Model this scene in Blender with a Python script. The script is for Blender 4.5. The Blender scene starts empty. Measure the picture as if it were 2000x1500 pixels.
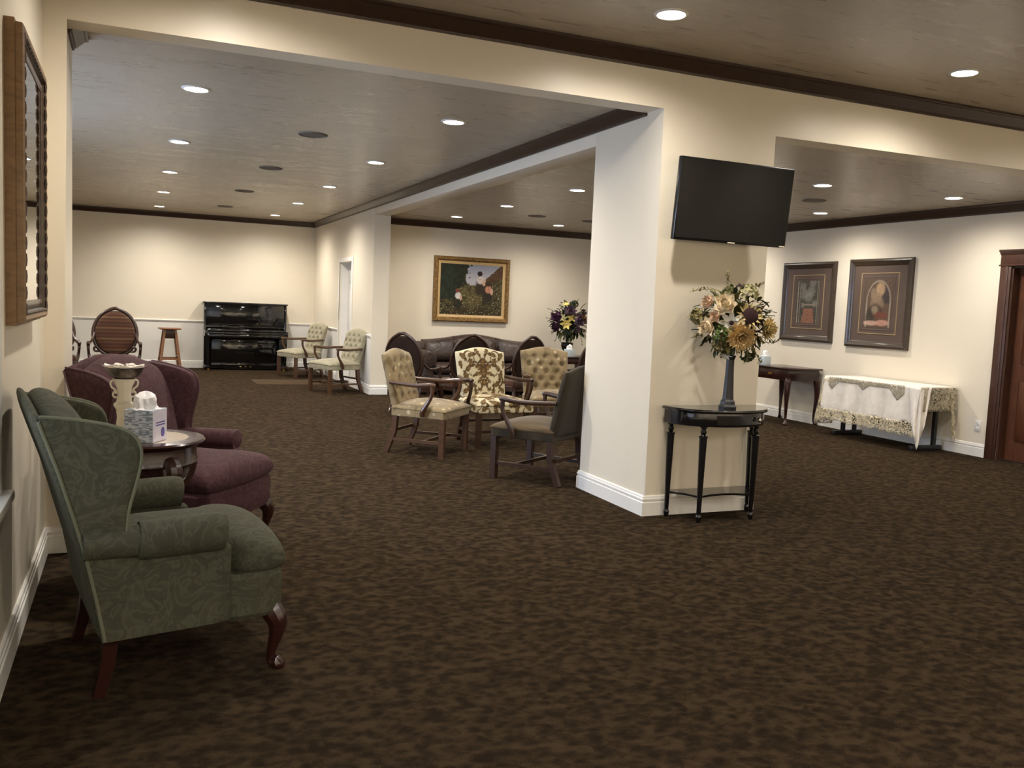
import bpy, bmesh, math, random
from mathutils import Vector, Matrix
random.seed(7)
R = math.radians
sc = bpy.context.scene
col = sc.collection

# ------------------------------------------------------------------ camera
F_PX, YAW, PITCH, ROLL = 1728.9, 0.4066, 0.0882, 0.0429
fw = Vector((math.sin(YAW)*math.cos(PITCH), math.cos(YAW)*math.cos(PITCH), -math.sin(PITCH)))
rt = Vector((math.cos(YAW), -math.sin(YAW), 0)); up = rt.cross(fw)
r2 = math.cos(ROLL)*rt + math.sin(ROLL)*up
u2 = -math.sin(ROLL)*rt + math.cos(ROLL)*up
cam = bpy.data.cameras.new('camera'); camo = bpy.data.objects.new('camera', cam); col.objects.link(camo)
cam.sensor_width = 36; cam.lens = F_PX*36/2000; cam.clip_end = 100
camo.matrix_world = Matrix(((r2.x, u2.x, -fw.x, 0), (r2.y, u2.y, -fw.y, 0), (r2.z, u2.z, -fw.z, 1.4), (0, 0, 0, 1)))
sc.camera = camo

# ------------------------------------------------------------------ world, exposure, render quality
w = bpy.data.worlds.new('world'); sc.world = w; w.use_nodes = True
w.node_tree.nodes['Background'].inputs[0].default_value = (.62, .76, 1, 1)
w.node_tree.nodes['Background'].inputs[1].default_value = .6
sc.view_settings.view_transform = 'Standard'; sc.view_settings.look = 'None'
sc.view_settings.gamma = 1; sc.view_settings.use_curve_mapping = False
sc.view_settings.exposure = 0.95
cy = sc.cycles
cy.use_denoising = True; cy.max_bounces = 6; cy.diffuse_bounces = 4; cy.glossy_bounces = 2
cy.use_adaptive_sampling = True; cy.adaptive_threshold = .03; cy.adaptive_min_samples = 16
cy.transparent_max_bounces = 12; cy.sample_clamp_indirect = 4; cy.caustics_reflective = False; cy.caustics_refractive = False
SPOT_A, SPOT_B, SPOT_C, SPOT_FILL = 74, 92, 52, 190     # watts of a recessed lamp in each room; last: added rear fill lamps
DAY_A, DAY_B = 8, 115                   # daylight through the windows
LAMP_COL = (1, .93, .84)
DAY_COL = (.62, .76, 1)
def area(name, loc, rot, sx, sy, e, c):
    l = bpy.data.lights.new(name, 'AREA'); l.shape = 'RECTANGLE'; l.size = sx; l.size_y = sy; l.energy = e; l.color = c
    o = bpy.data.objects.new(name, l); col.objects.link(o); o.location = loc; o.rotation_euler = rot; return o
area('window_daylight', (-2.62, 7.6, 1.45), (0, R(-90), 0), 1.5, 2.3, DAY_B, DAY_COL)
area('window_daylight', (-.64, 2.35, 1.45), (0, R(-90), 0), 1.5, 1.9, DAY_A, (1, .97, .92))

# ------------------------------------------------------------------ measures (metres)
XL, XJ, Y1, YJ, YH = -.422, -.323, 5.134, 5.73, 5.36
PX0, PX1, PY1 = 3.229, 4.135, 6.083
XW1, YC2, YF, YS, XR, XBL = 3.471, 12.804, 17.396, 13.6, 8.355, -2.4
ZA, ZB, ZC = 3.08, 2.82, 2.68
ZHB, ZHC, ZHD = 2.751, 2.635, 2.675
YBK = -4.0

# ------------------------------------------------------------------ materials
def lin(r, g, b):
    f = lambda c: (c/255/12.92) if c/255 <= .04045 else ((c/255+.055)/1.055)**2.4
    return (f(r), f(g), f(b))
class NT:
    def __init__(s, name, rough=.5, metal=0, spec=.5, sheen=0, coat=0):
        s.m = bpy.data.materials.new(name); s.m.use_nodes = True
        s.t = s.m.node_tree; s.b = s.t.nodes['Principled BSDF']; s.out = s.t.nodes['Material Output']
        s.b.inputs['Roughness'].default_value = rough; s.b.inputs['Metallic'].default_value = metal
        s.b.inputs['Specular IOR Level'].default_value = spec
        s.b.inputs['Sheen Weight'].default_value = sheen; s.b.inputs['Sheen Roughness'].default_value = .4
        s.b.inputs['Coat Weight'].default_value = coat; s.b.inputs['Coat Roughness'].default_value = .08
        s.tc = s.n('ShaderNodeTexCoord')
    def n(s, typ, **kw):
        x = s.t.nodes.new(typ)
        for k, v in kw.items():
            if k.startswith('i_'): x.inputs[k[2:].replace('_', ' ')].default_value = v
            else: setattr(x, k, v)
        return x
    def l(s, a, b): s.t.links.new(a, b)
    def map(s, scale=(1, 1, 1), rot=(0, 0, 0), coord='Object'):
        m = s.n('ShaderNodeMapping'); m.inputs['Scale'].default_value = scale; m.inputs['Rotation'].default_value = rot
        s.l(s.tc.outputs[coord], m.inputs[0]); return m.outputs[0]
    def noise(s, vec, scale=5, detail=4, rough=.55, dist=0):
        x = s.n('ShaderNodeTexNoise'); x.inputs['Scale'].default_value = scale; x.inputs['Detail'].default_value = detail
        x.inputs['Roughness'].default_value = rough; x.inputs['Distortion'].default_value = dist
        s.l(vec, x.inputs['Vector']); return x.outputs['Fac']
    def ramp(s, fac, stops, interp='LINEAR'):
        x = s.n('ShaderNodeValToRGB'); x.color_ramp.interpolation = interp
        els = x.color_ramp.elements
        while len(els) < len(stops): els.new(.5)
        for e, (p, c) in zip(els, stops): e.position = p; e.color = tuple(c)+(1,) if len(c) == 3 else c
        s.l(fac, x.inputs[0]); return x.outputs[0]
    def mix(s, fac, a, b):
        x = s.n('ShaderNodeMix', data_type='RGBA')
        for sock, v in ((x.inputs[0], fac), (x.inputs[6], a), (x.inputs[7], b)):
            if hasattr(v, 'is_linked'): s.l(v, sock)
            elif isinstance(v, (int, float)): sock.default_value = v
            else: sock.default_value = tuple(v)+(1,)
        return x.outputs[2]
    def math(s, op, a, b=None):
        x = s.n('ShaderNodeMath', operation=op)
        for sock, v in ((x.inputs[0], a), (x.inputs[1], b)):
            if v is None: continue
            if hasattr(v, 'is_linked'): s.l(v, sock)
            else: sock.default_value = v
        return x.outputs[0]
    def base(s, c):
        if hasattr(c, 'is_linked'): s.l(c, s.b.inputs['Base Color'])
        else: s.b.inputs['Base Color'].default_value = tuple(c)+(1,)
    def bump(s, h, strength=.3, dist=.01):
        x = s.n('ShaderNodeBump'); x.inputs['Strength'].default_value = strength; x.inputs['Distance'].default_value = dist
        s.l(h, x.inputs['Height']); s.l(x.outputs[0], s.b.inputs['Normal'])
def plain(name, c, rough=.5, metal=0, spec=.5, var=.08, scale=6, sheen=0, coat=0, bump=0, bscale=200, stretch=(1, 1, 1)):
    m = NT(name, rough, metal, spec, sheen, coat)
    v = m.map(stretch); f = m.noise(v, scale, 5)
    m.base(m.ramp(f, [(.3, [x*(1-var) for x in c]), (.7, [min(1, x*(1+var)) for x in c])]))
    if bump: m.bump(m.noise(v, bscale, 3), bump, .004)
    return m.m
def wood(name, c, rough=.25, coat=.3, var=.35, st=(3, 3, 22), spec=.5):
    m = NT(name, rough, 0, spec, 0, coat)
    v = m.map(st); f = m.noise(v, 3, 6, .6, 1.2)
    m.base(m.ramp(f, [(.25, [x*(1-var) for x in c]), (.75, [min(1, x*(1+var)) for x in c])]))
    m.bump(m.noise(v, 12, 4), .08, .002)
    return m.m
M = {}
M['wall'] = plain('wall_paint', lin(230, 220, 200), .38, spec=.4, var=.015, scale=1.5, bump=.04, bscale=60)
M['wain'] = plain('wainscot_paint', lin(226, 222, 214), .4, var=.015, scale=1.5)
M['trim'] = plain('trim_paint', lin(236, 233, 226), .3, var=.02)
M['crown'] = wood('crown_wood', lin(58, 39, 28), .4, .1, .3, (14, 14, 14))
def m_ceiling():
    m = NT('ceiling_faux_finish', .3, 0, .8)
    v = m.map((1.2, 7, 1)); f = m.noise(v, 1.6, 8, .65, .4)
    v2 = m.map((3, 26, 1)); f2 = m.noise(v2, 3, 6, .7)
    a = lin(174, 162, 143); b = lin(200, 188, 168)
    c1 = m.ramp(f, [(.3, a), (.72, b)])
    c2 = m.ramp(f2, [(.33, (.78, .77, .76)), (.62, (1, 1, 1))])
    x = m.n('ShaderNodeMix', data_type='RGBA', blend_type='MULTIPLY'); x.inputs[0].default_value = .8
    m.l(c1, x.inputs[6]); m.l(c2, x.inputs[7]); m.base(x.outputs[2])
    m.bump(f2, .12, .004)
    m.l(m.ramp(f, [(.3, (.24,)*3), (.7, (.38,)*3)]), m.b.inputs['Roughness'])
    return m.m
M['ceiling'] = m_ceiling()
def m_carpet():
    m = NT('carpet_brown', 1.0, 0, .03, 0)
    v = m.map((1, 1.25, 1)); d = m.noise(v, 15, 3, .6, .8)
    vor = m.n('ShaderNodeTexVoronoi', feature='SMOOTH_F1'); vor.inputs['Scale'].default_value = 22; m.l(v, vor.inputs['Vector'])
    f = m.math('ADD', m.math('MULTIPLY', d, .7), m.math('MULTIPLY', vor.outputs['Distance'], .45))
    fine = m.noise(m.map((1, 1, 1)), 190, 2)
    f = m.math('ADD', f, m.math('MULTIPLY', m.math('SUBTRACT', fine, .5), .35))
    m.base(m.ramp(f, [(.38, lin(38, 30, 22)), (.52, lin(49, 39, 28)), (.68, lin(65, 53, 38))]))
    m.bump(m.math('ADD', fine, m.math('MULTIPLY', d, .6)), .6, .012)
    return m.m
M['carpet'] = m_carpet()
M['mahog'] = wood('mahogany', lin(46, 21, 17), .26, .22, .4)
M['darkwood'] = wood('dark_walnut', lin(56, 36, 24), .36, .12, .4)
M['legwood'] = wood('chair_leg_wood', lin(80, 54, 36), .32, .2, .35)
M['honey'] = wood('honey_oak', lin(128, 84, 52), .4, .15, .3)
M['doorwood'] = wood('door_wood', lin(84, 48, 27), .35, .2, .4, (9, 9, 2.2))
M['casing'] = wood('door_casing_wood', lin(70, 43, 30), .4, .15, .35, (12, 12, 2))
M['black'] = plain('black_lacquer', (.008, .008, .009), .16, spec=.5, var=.2, coat=.5)
M['piano'] = plain('piano_polish', (.004, .004, .0045), .05, spec=.5, var=.2, coat=.6)
M['vase'] = plain('charcoal_ceramic', lin(38, 38, 42), .35, var=.2)
M['metalblack'] = plain('black_metal', (.012, .012, .012), .4, var=.2)
M['bezel'] = plain('tv_bezel', (.008, .008, .008), .25, var=.1)
M['screen'] = plain('tv_screen', (.004, .004, .004), .10, spec=.16, var=.1)
M['brass'] = plain('brass', lin(190, 150, 80), .25, 1, var=.15)
M['chrome'] = plain('polished_nickel', (.75, .74, .72), .15, 1, var=.05)
M['silver'] = plain('tarnished_silver', lin(92, 84, 78), .35, .8, var=.5, scale=40)
M['bronze'] = plain('dark_bronze', lin(38, 30, 26), .35, .6, var=.3)
M['marble'] = plain('cream_marble', lin(216, 202, 184), .12, var=.06, scale=9)
M['ivory'] = plain('ivory_ceramic', lin(214, 206, 184), .35, var=.06, scale=20)
M['petalwhite'] = plain('dried_white_petals', lin(240, 232, 222), .8, var=.06, scale=60)
M['tissue'] = plain('tissue_paper', lin(242, 240, 240), .8, var=.02)
M['plate'] = plain('switch_plate', lin(226, 222, 214), .4, var=.02)
M['speaker'] = plain('speaker_grille', lin(112, 104, 94), .7, var=.15, scale=300)
M['rug'] = plain('floor_plate_carpet', lin(70, 56, 40), .95, spec=.1, var=.25, scale=40)
M['welt'] = plain('dark_line', lin(40, 32, 25), .9, var=.1)
def m_velvet(name, c, c2, scale=7, sheen=.6):
    m = NT(name, .85, 0, .2, sheen)
    m.b.inputs['Sheen Tint'].default_value = tuple(min(1, x*3+.1) for x in c2)+(1,)
    v = m.map((1, 1, 1)); f = m.noise(v, scale, 3, .5, 2.2)
    a = m.ramp(f, [(.40, c), (.47, c2), (.52, c), (.60, [x*.85 for x in c]), (.66, c2), (.72, c)])
    g = m.noise(v, 3, 3)
    x = m.n('ShaderNodeMix', data_type='RGBA', blend_type='MULTIPLY'); x.inputs[0].default_value = .7
    m.l(a, x.inputs[6]); m.l(m.ramp(g, [(.3, (.78,)*3), (.7, (1, 1, 1))]), x.inputs[7]); m.base(x.outputs[2])
    m.bump(m.noise(v, 320, 2), .2, .003); return m.m
M['green'] = m_velvet('sage_velvet', lin(67, 67, 53), lin(78, 78, 63), 9, .1)
M['purple'] = m_velvet('plum_damask', lin(68, 44, 47), lin(80, 54, 56), 9, .1)
M['greenpipe'] = plain('sage_piping', lin(96, 98, 78), .8, sheen=.1)
M['purplepipe'] = plain('plum_piping', lin(78, 52, 55), .8, sheen=.1)
def m_spots(name, base, spot, dark, scale=9):
    m = NT(name, .85, 0, .2, .3)
    v = m.map((1, 1, 1)); vor = m.n('ShaderNodeTexVoronoi'); vor.inputs['Scale'].default_value = scale; vor.inputs['Randomness'].default_value = .55
    m.l(v, vor.inputs['Vector'])
    a = m.ramp(vor.outputs['Distance'], [(.14, spot), (.22, base), (.55, base), (.75, dark)])
    n = m.noise(v, 14, 4); x = m.mix(m.math('MULTIPLY', n, .45), a, dark); m.base(x)
    m.bump(m.noise(v, 260, 2), .15, .003); return m.m
M['tan'] = m_spots('tan_floral_tapestry', lin(146, 128, 96), lin(196, 180, 146), lin(112, 96, 68))
M['sage'] = m_spots('pale_sage_weave', lin(158, 152, 128), lin(172, 166, 142), lin(140, 132, 108), 14)
M['damask'] = None
def m_stripes(name, cols, freq, axis=1, rough=.8):
    m = NT(name, rough, 0, .2, .2)
    sep = m.n('ShaderNodeSeparateXYZ'); m.l(m.tc.outputs['Object'], sep.inputs[0])
    f = m.math('FRACT', m.math('MULTIPLY', sep.outputs[axis], freq))
    k = len(cols)
    a = m.ramp(f, [(i/k, c) for i, c in enumerate(cols)], 'CONSTANT' if k > 3 else 'LINEAR')
    n = m.noise(m.map((1, 1, 1)), 60, 3)
    m.base(m.mix(m.math('MULTIPLY', n, .4), a, [x*.6 for x in cols[0]])); return m.m
M['brownstripe'] = m_stripes('dark_olive_stripe', [lin(54, 47, 34), lin(66, 58, 43), lin(50, 44, 32)], 55)
M['brownlit'] = m_stripes('lit_olive_stripe', [lin(92, 76, 52), lin(80, 66, 46), lin(94, 78, 54)], 55)  # paler copy of the olive stripe: light on the seat put into its colour
M['vict'] = m_stripes('rust_striped_upholstery', [lin(88, 56, 38), lin(66, 44, 32), lin(104, 78, 52), lin(68, 42, 30), lin(82, 48, 34), lin(58, 40, 30)], 6.5, 2)
M['victback'] = plain('dark_backing_cloth', lin(46, 33, 25), .8, spec=.15, var=.15)
def m_leather():
    m = NT('brown_leather', .38, 0, .5)
    v = m.map((1, 1, 1)); f = m.noise(v, 4, 5)
    m.base(m.ramp(f, [(.3, lin(44, 33, 28)), (.7, lin(66, 50, 42))]))
    m.bump(m.math('ADD', m.noise(v, 9, 3, .5, 1.5), m.math('MULTIPLY', m.noise(v, 120, 2), .15)), .45, .03); return m.m
M['leather'] = m_leather()
def m_gold():
    m = NT('antique_gold', .4, .35, .5)
    v = m.map((1, 1, 1)); f = m.noise(v, 34, 4, .6, 1)
    m.base(m.ramp(f, [(.35, lin(92, 66, 34)), (.6, lin(150, 116, 64))])); m.bump(f, .7, .01); return m.m
M['gold'] = m_gold()
M['liner'] = plain('linen_liner', lin(196, 164, 112), .6, var=.06, scale=30)
M['pframe'] = wood('espresso_frame', lin(62, 50, 38), .35, .2, .3)
M['pmat'] = plain('brown_mat_board', lin(86, 70, 60), .8, var=.07, scale=4)
M['gilt'] = plain('gilt_fillet', lin(176, 150, 112), .4, .3, var=.1)
M['pine'] = wood('pine_frame_side', lin(132, 102, 68), .5, .1, .3, (4, 4, 10))
M['beadwood'] = wood('beaded_dark_frame', lin(74, 58, 44), .35, .2, .4)
def m_mirror():
    m = NT('mirror_glass', .015, 1, .5); f = m.noise(m.map((1, 1, 1)), 2, 2); m.base(m.ramp(f, [(0, (.86, .87, .86)), (1, (.9, .9, .9))])); return m.m
M['mirror'] = m_mirror()
def m_attr(name, rough=.6):
    m = NT(name, rough, 0, .3); a = m.n('ShaderNodeAttribute', attribute_name='col')
    n = m.noise(m.map((1, 1, 1)), 90, 3); x = m.n('ShaderNodeMix', data_type='RGBA', blend_type='MULTIPLY'); x.inputs[0].default_value = .5
    m.l(a.outputs['Color'], x.inputs[6]); m.l(m.ramp(n, [(.3, (.7,)*3), (.7, (1, 1, 1))]), x.inputs[7]); m.base(x.outputs[2]); return m.m
M['paint'] = m_attr('painted_canvas', .45)
M['damask'] = m_attr('cream_brown_damask', .85)
def m_glow():
    m = NT('lamp_lens', .4); m.base((.9, .9, .88))
    m.b.inputs['Emission Color'].default_value = (1, .93, .82, 1); m.b.inputs['Emission Strength'].default_value = 14
    f = m.noise(m.map((1, 1, 1)), 4, 2); m.l(m.ramp(f, [(0, (1, .92, .80)), (1, (1, .94, .84))]), m.b.inputs['Emission Color'])
    m.m.cycles.emission_sampling = 'NONE'; return m.m
M['glow'] = m_glow()
def m_glass():
    m = NT('window_pane', .05); t = m.n('ShaderNodeBsdfTransparent'); t.inputs[0].default_value = (.92, .95, 1, 1)
    x = m.n('ShaderNodeMixShader'); x.inputs[0].default_value = .12
    m.l(t.outputs[0], x.inputs[1]); m.l(m.b.outputs[0], x.inputs[2]); m.l(x.outputs[0], m.out.inputs[0]); m.base((.8, .85, .9)); return m.m
M['glass'] = m_glass()
def m_lace(name, c, holes=.5, scale=55):
    m = NT(name, .85, 0, .2, .2); v = m.map((1, 1, 1)); m.base(m.ramp(m.noise(v, 28, 3, .6, 1.5), [(.38, [x*.68 for x in c]), (.56, c)]))
    vor = m.n('ShaderNodeTexVoronoi'); vor.inputs['Scale'].default_value = scale; m.l(v, vor.inputs['Vector'])
    big = m.noise(v, 11, 2, .5, 1.5)
    f = m.math('ADD', vor.outputs['Distance'], m.math('MULTIPLY', big, .55))
    k = m.ramp(f, [(holes, (0, 0, 0)), (holes+.06, (1, 1, 1))])
    t = m.n('ShaderNodeBsdfTransparent'); x = m.n('ShaderNodeMixShader')
    m.l(k, x.inputs[0]); m.l(m.b.outputs[0], x.inputs[1]); m.l(t.outputs[0], x.inputs[2]); m.l(x.outputs[0], m.out.inputs[0]); return m.m
M['lace'] = m_lace('cream_lace', lin(220, 206, 172), .80, 75)
M['lacedark'] = m_lace('grey_lace', lin(172, 162, 138), .87, 85)
def m_cloth():
    m = NT('white_tablecloth', .75, 0, .3, .2); v = m.map((1, 1, 1))
    f = m.noise(v, 10, 4, .5, 1); m.base(m.ramp(f, [(.3, lin(222, 214, 202)), (.7, lin(236, 230, 220))])); m.bump(m.noise(v, 8, 3), .25, .02); return m.m
M['cloth'] = m_cloth()
for k, c in dict(f_cream=(222, 204, 170), f_peach=(206, 176, 146), f_white=(240, 236, 222), f_gold=(216, 184, 128), f_yellow=(214, 192, 136),
                 f_sage=(112, 128, 72), f_pale=(190, 184, 138), f_dark=(52, 30, 30), f_plum=(78, 44, 68), f_mauve=(92, 72, 84), f_rust=(120, 76, 50), f_lemon=(214, 194, 110),
                 leaf=(76, 82, 48), leaf2=(108, 106, 64), leaf3=(58, 66, 48), leaf4=(136, 126, 80)).items():
    M[k] = plain('flower_'+k if k[0] == 'f' else k+'_green', lin(*c), .75, var=.18, scale=30, spec=.25)

# ------------------------------------------------------------------ mesh helpers
class MB:
    def __init__(s): s.v = []; s.f = []
    def add(s, vs, fs, T=None):
        k = len(s.v)
        s.v += [tuple(T @ Vector(p)) if T else tuple(p) for p in vs]
        s.f += [tuple(i+k for i in f) for f in fs]; return s
    def box(s, x0, x1, y0, y1, z0, z1, bev=0, T=None, seg=2):
        if not bev:
            vs = [(x, y, z) for z in (z0, z1) for y in (y0, y1) for x in (x0, x1)]
            return s.add(vs, [(0, 2, 3, 1), (4, 5, 7, 6), (0, 1, 5, 4), (2, 6, 7, 3), (0, 4, 6, 2), (1, 3, 7, 5)], T)
        bm = bmesh.new(); bmesh.ops.create_cube(bm, size=1)
        for v in bm.verts: v.co = Vector(((x0+x1)/2+v.co.x*(x1-x0), (y0+y1)/2+v.co.y*(y1-y0), (z0+z1)/2+v.co.z*(z1-z0)))
        bmesh.ops.bevel(bm, geom=bm.edges[:], offset=bev, segments=seg, affect='EDGES', profile=.5)
        bm.verts.ensure_lookup_table()
        s.add([tuple(v.co) for v in bm.verts], [tuple(v.index for v in f.verts) for f in bm.faces], T); bm.free(); return s
    def tube(s, pts, rad, n=8, square=False, cap=True, T=None, up=None, flat=1.0):
        pts = [Vector(p) for p in pts]
        if not isinstance(rad, (list, tuple)): rad = [rad]*len(pts)
        vs, fs = [], []; prev = None
        if square: n = 4
        for i, p in enumerate(pts):
            t = (pts[min(i+1, len(pts)-1)]-pts[max(i-1, 0)])
            if t.length < 1e-9: t = Vector((0, 0, 1))
            t.normalize()
            if prev is None:
                a = Vector(up) if up else (Vector((0, 1, 0)) if abs(t.y) < .9 else Vector((1, 0, 0)))
            else: a = prev
            a = (a-t*a.dot(t)).normalized(); prev = a; b = t.cross(a)
            for k in range(n):
                an = 2*math.pi*(k+(.5 if square else 0))/n; q = rad[i]*(1.414 if square else 1)
                vs.append(p+a*math.cos(an)*q*flat+b*math.sin(an)*q)
        for i in range(len(pts)-1):
            for k in range(n):
                fs.append((i*n+k, i*n+(k+1) % n, (i+1)*n+(k+1) % n, (i+1)*n+k))
        if cap:
            fs.append(tuple(range(n-1, -1, -1))); fs.append(tuple((len(pts)-1)*n+k for k in range(n)))
        return s.add(vs, fs, T)
    def lathe(s, prof, n=24, c=(0, 0, 0), T=None, ph=0, sq=0):
        vs, fs = [], []
        for r, z in prof:
            for k in range(n):
                a = 2*math.pi*k/n+ph; m = 1
                if sq: m = 1/max(abs(math.cos(a)), abs(math.sin(a)))
                vs.append((c[0]+r*m*math.cos(a), c[1]+r*m*math.sin(a), c[2]+z))
        for i in range(len(prof)-1):
            for k in range(n): fs.append((i*n+k, i*n+(k+1) % n, (i+1)*n+(k+1) % n, (i+1)*n+k))
        if prof[0][0] > 1e-6: fs.append(tuple(range(n-1, -1, -1)))
        if prof[-1][0] > 1e-6: fs.append(tuple((len(prof)-1)*n+k for k in range(n)))
        return s.add(vs, fs, T)
    def prism(s, out, h0, h1, mp, bev=0):
        # outline (a,b) extruded between h0 and h1; mp(a,b,h)->3D
        n = len(out); ca = sum(p[0] for p in out)/n; cb = sum(p[1] for p in out)/n
        rings = [(h0, 1), (h1, 1)]
        if bev:
            L = max(max(abs(p[0]-ca), abs(p[1]-cb)) for p in out); k = 1-bev/L
            rings = [(h0, k), (h0+bev, 1), (h1-bev, 1), (h1, k)]
        vs = [mp(ca+(a-ca)*k, cb+(b-cb)*k, h) for h, k in rings for a, b in out]; fs = []
        for i in range(len(rings)-1):
            for j in range(n): fs.append((i*n+j, i*n+(j+1) % n, (i+1)*n+(j+1) % n, (i+1)*n+j))
        fs.append(tuple(range(n-1, -1, -1))); fs.append(tuple((len(rings)-1)*n+j for j in range(n)))
        return s.add(vs, fs)
    def pillow(s, out, hf, hb, mp, prof=((1, 0), (.985, .42), (.95, .7), (.86, .9), (.6, 1), (.25, 1))):
        n = len(out); ca = sum(p[0] for p in out)/n; cb = sum(p[1] for p in out)/n
        vs, fs = [], []
        for sgn, h in ((1, hf), (-1, hb)):
            k0 = len(vs)
            for sc_, hh in prof:
                vs += [mp(ca+(a-ca)*sc_, cb+(b-cb)*sc_, sgn*h*hh) for a, b in out]
            for i in range(len(prof)-1):
                for j in range(n):
                    q = (k0+i*n+j, k0+i*n+(j+1) % n, k0+(i+1)*n+(j+1) % n, k0+(i+1)*n+j); fs.append(q if sgn > 0 else q[::-1])
            vs.append(mp(ca, cb, sgn*h)); c = len(vs)-1; i = len(prof)-1
            for j in range(n):
                q = (k0+i*n+j, k0+i*n+(j+1) % n, c); fs.append(q if sgn > 0 else q[::-1])
        return s.add(vs, fs)
    def lens(s, P, ns=20, nt=20):
        # P(s,t,side): s,t in [-1,1]; both sides meet where the rim is
        S = [math.sin((i/ns*2-1)*math.pi/2) for i in range(ns+1)]; Tt = [math.sin((i/nt*2-1)*math.pi/2) for i in range(nt+1)]
        vs, fs = [], []
        for side in (1, -1):
            k0 = len(vs)
            vs += [P(a, b, side) for b in Tt for a in S]
            for j in range(nt):
                for i in range(ns):
                    q = (k0+j*(ns+1)+i, k0+j*(ns+1)+i+1, k0+(j+1)*(ns+1)+i+1, k0+(j+1)*(ns+1)+i); fs.append(q if side > 0 else q[::-1])
        return s.add(vs, fs)
    def grid(s, P, nu, nv, closeu=False):
        vs = [P(i/nu, j/nv) for j in range(nv+1) for i in range(nu+(0 if closeu else 1))]
        w_ = nu if closeu else nu+1; fs = []
        for j in range(nv):
            for i in range(nu):
                fs.append((j*w_+i, j*w_+(i+1) % w_, (j+1)*w_+(i+1) % w_, (j+1)*w_+i))
        return s.add(vs, fs)
    def molding(s, path, prof, closed=False, z=0):
        # path in plan, room on its left; prof = (distance from wall, height)
        n = len(path); offs = []
        for i in range(n):
            p = Vector(path[i]); a = Vector(path[i-1]) if (i > 0 or closed) else None; b = Vector(path[(i+1) % n]) if (i < n-1 or closed) else None
            d1 = (p-a).normalized() if a is not None else None; d2 = (b-p).normalized() if b is not None else None
            n1 = Vector((-d1.y, d1.x)) if d1 else None; n2 = Vector((-d2.y, d2.x)) if d2 else None
            if n1 is None: m = n2
            elif n2 is None: m = n1
            else: m = (n1+n2)/(1+n1.dot(n2))
            offs.append(m)
        k = len(prof); vs = [(path[i][0]+offs[i].x*d, path[i][1]+offs[i].y*d, z+h) for i in range(n) for d, h in prof]; fs = []
        for i in range(n if closed else n-1):
            for j in range(k-1):
                a, b = i*k+j, ((i+1) % n)*k+j; fs.append((a, b, b+1, a+1))
        if not closed: fs.append(tuple(range(k))); fs.append(tuple((n-1)*k+j for j in range(k-1, -1, -1)))
        return s.add(vs, fs)
    def build(s, name, m, parent=None, smooth=35, loc=None, fixn=True):
        me = bpy.data.meshes.new(name); me.from_pydata(s.v, [], s.f); me.materials.append(m)
        bm = bmesh.new(); bm.from_mesh(me)
        bmesh.ops.remove_doubles(bm, verts=bm.verts, dist=1e-5)
        if fixn: bmesh.ops.recalc_face_normals(bm, faces=bm.faces)
        bm.to_mesh(me); bm.free()
        if smooth:
            for p in me.polygons: p.use_smooth = True
            me.set_sharp_from_angle(angle=R(smooth))
        o = bpy.data.objects.new(name, me); col.objects.link(o)
        if parent: o.parent = parent
        if loc: o.location = loc
        return o
def tag(o, label, cat, group=None):
    o['label'] = label; o['category'] = cat
    if group: o['group'] = group
    return o
def thing(name, label, cat, loc=(0, 0, 0), rz=0, group=None, rx=0):
    o = bpy.data.objects.new(name, None); col.objects.link(o); o.empty_display_size = .1
    o.location = loc; o.rotation_euler = (rx, 0, rz); return tag(o, label, cat, group)
def struct(mb, name, m, smooth=35):
    o = mb.build(name, m, None, smooth); o['kind'] = 'structure'; return o
def dup(root, loc, rz, label, group=None, scale=None):
    def cp(o, par):
        c = o.copy(); col.objects.link(c); c.parent = par
        for ch in o.children: cp(ch, c)
        return c
    r = cp(root, None); r.location = loc; r.rotation_euler = (0, 0, rz); r['label'] = label
    if group: r['group'] = group
    if scale: r.scale = (scale,)*3
    return r
def ee(s, t, p=8, q=.4): return (max(0, 1-abs(s)**p)*max(0, 1-abs(t)**p))**q
def lerp(a, b, t): return a+(b-a)*t
def interp(tab, x):
    if x <= tab[0][0]: return tab[0][1]
    for (a, b), (c, d) in zip(tab, tab[1:]):
        if x <= c: return b+(d-b)*(x-a)/(c-a)
    return tab[-1][1]
def smooth_path(pts, k=4):
    # Catmull-Rom
    P = [Vector(p) for p in pts]; out = []
    for i in range(len(P)-1):
        p0, p1, p2, p3 = P[max(i-1, 0)], P[i], P[i+1], P[min(i+2, len(P)-1)]
        for j in range(k):
            t = j/k; out.append(.5*((2*p1)+(p2-p0)*t+(2*p0-5*p1+4*p2-p3)*t*t+(3*p1-p0-3*p2+p3)*t**3))
    out.append(P[-1]); return out

# ------------------------------------------------------------------ the setting
T = .15
struct(MB().box(XBL-T, XR+T, YBK-T, YF+T, -.05, 0), 'floor', M['carpet'], 0)
struct(MB().box(XL-T, XR+T, YBK-T, Y1, ZA, ZA+.1), 'ceiling', M['ceiling'], 0)
struct(MB().box(XBL-T, PX0+.01, YH, YF+T, ZB, ZB+.38), 'ceiling', M['ceiling'], 0)
struct(MB().box(PX0+.12, XR+T, YH, YS, ZC, ZC+.5), 'ceiling', M['ceiling'], 0)
def wallbox(name, *b): return struct(MB().box(*b), name, M['wall'], 0)
def pierced(name, x0, x1, y0, y1, z1, a, b, s, h):   # wall along Y with an opening a..b, s..h
    mb = MB().box(x0, x1, y0, a, 0, z1).box(x0, x1, b, y1, 0, z1).box(x0, x1, a, b, h, z1)
    if s: mb.box(x0, x1, a, b, 0, s)
    return struct(mb, name, M['wall'], 0)
WA0, WA1, WZ0, WZ1 = 1.4, 3.32, .70, 2.2
WB0, WB1 = 6.45, 8.75
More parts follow.
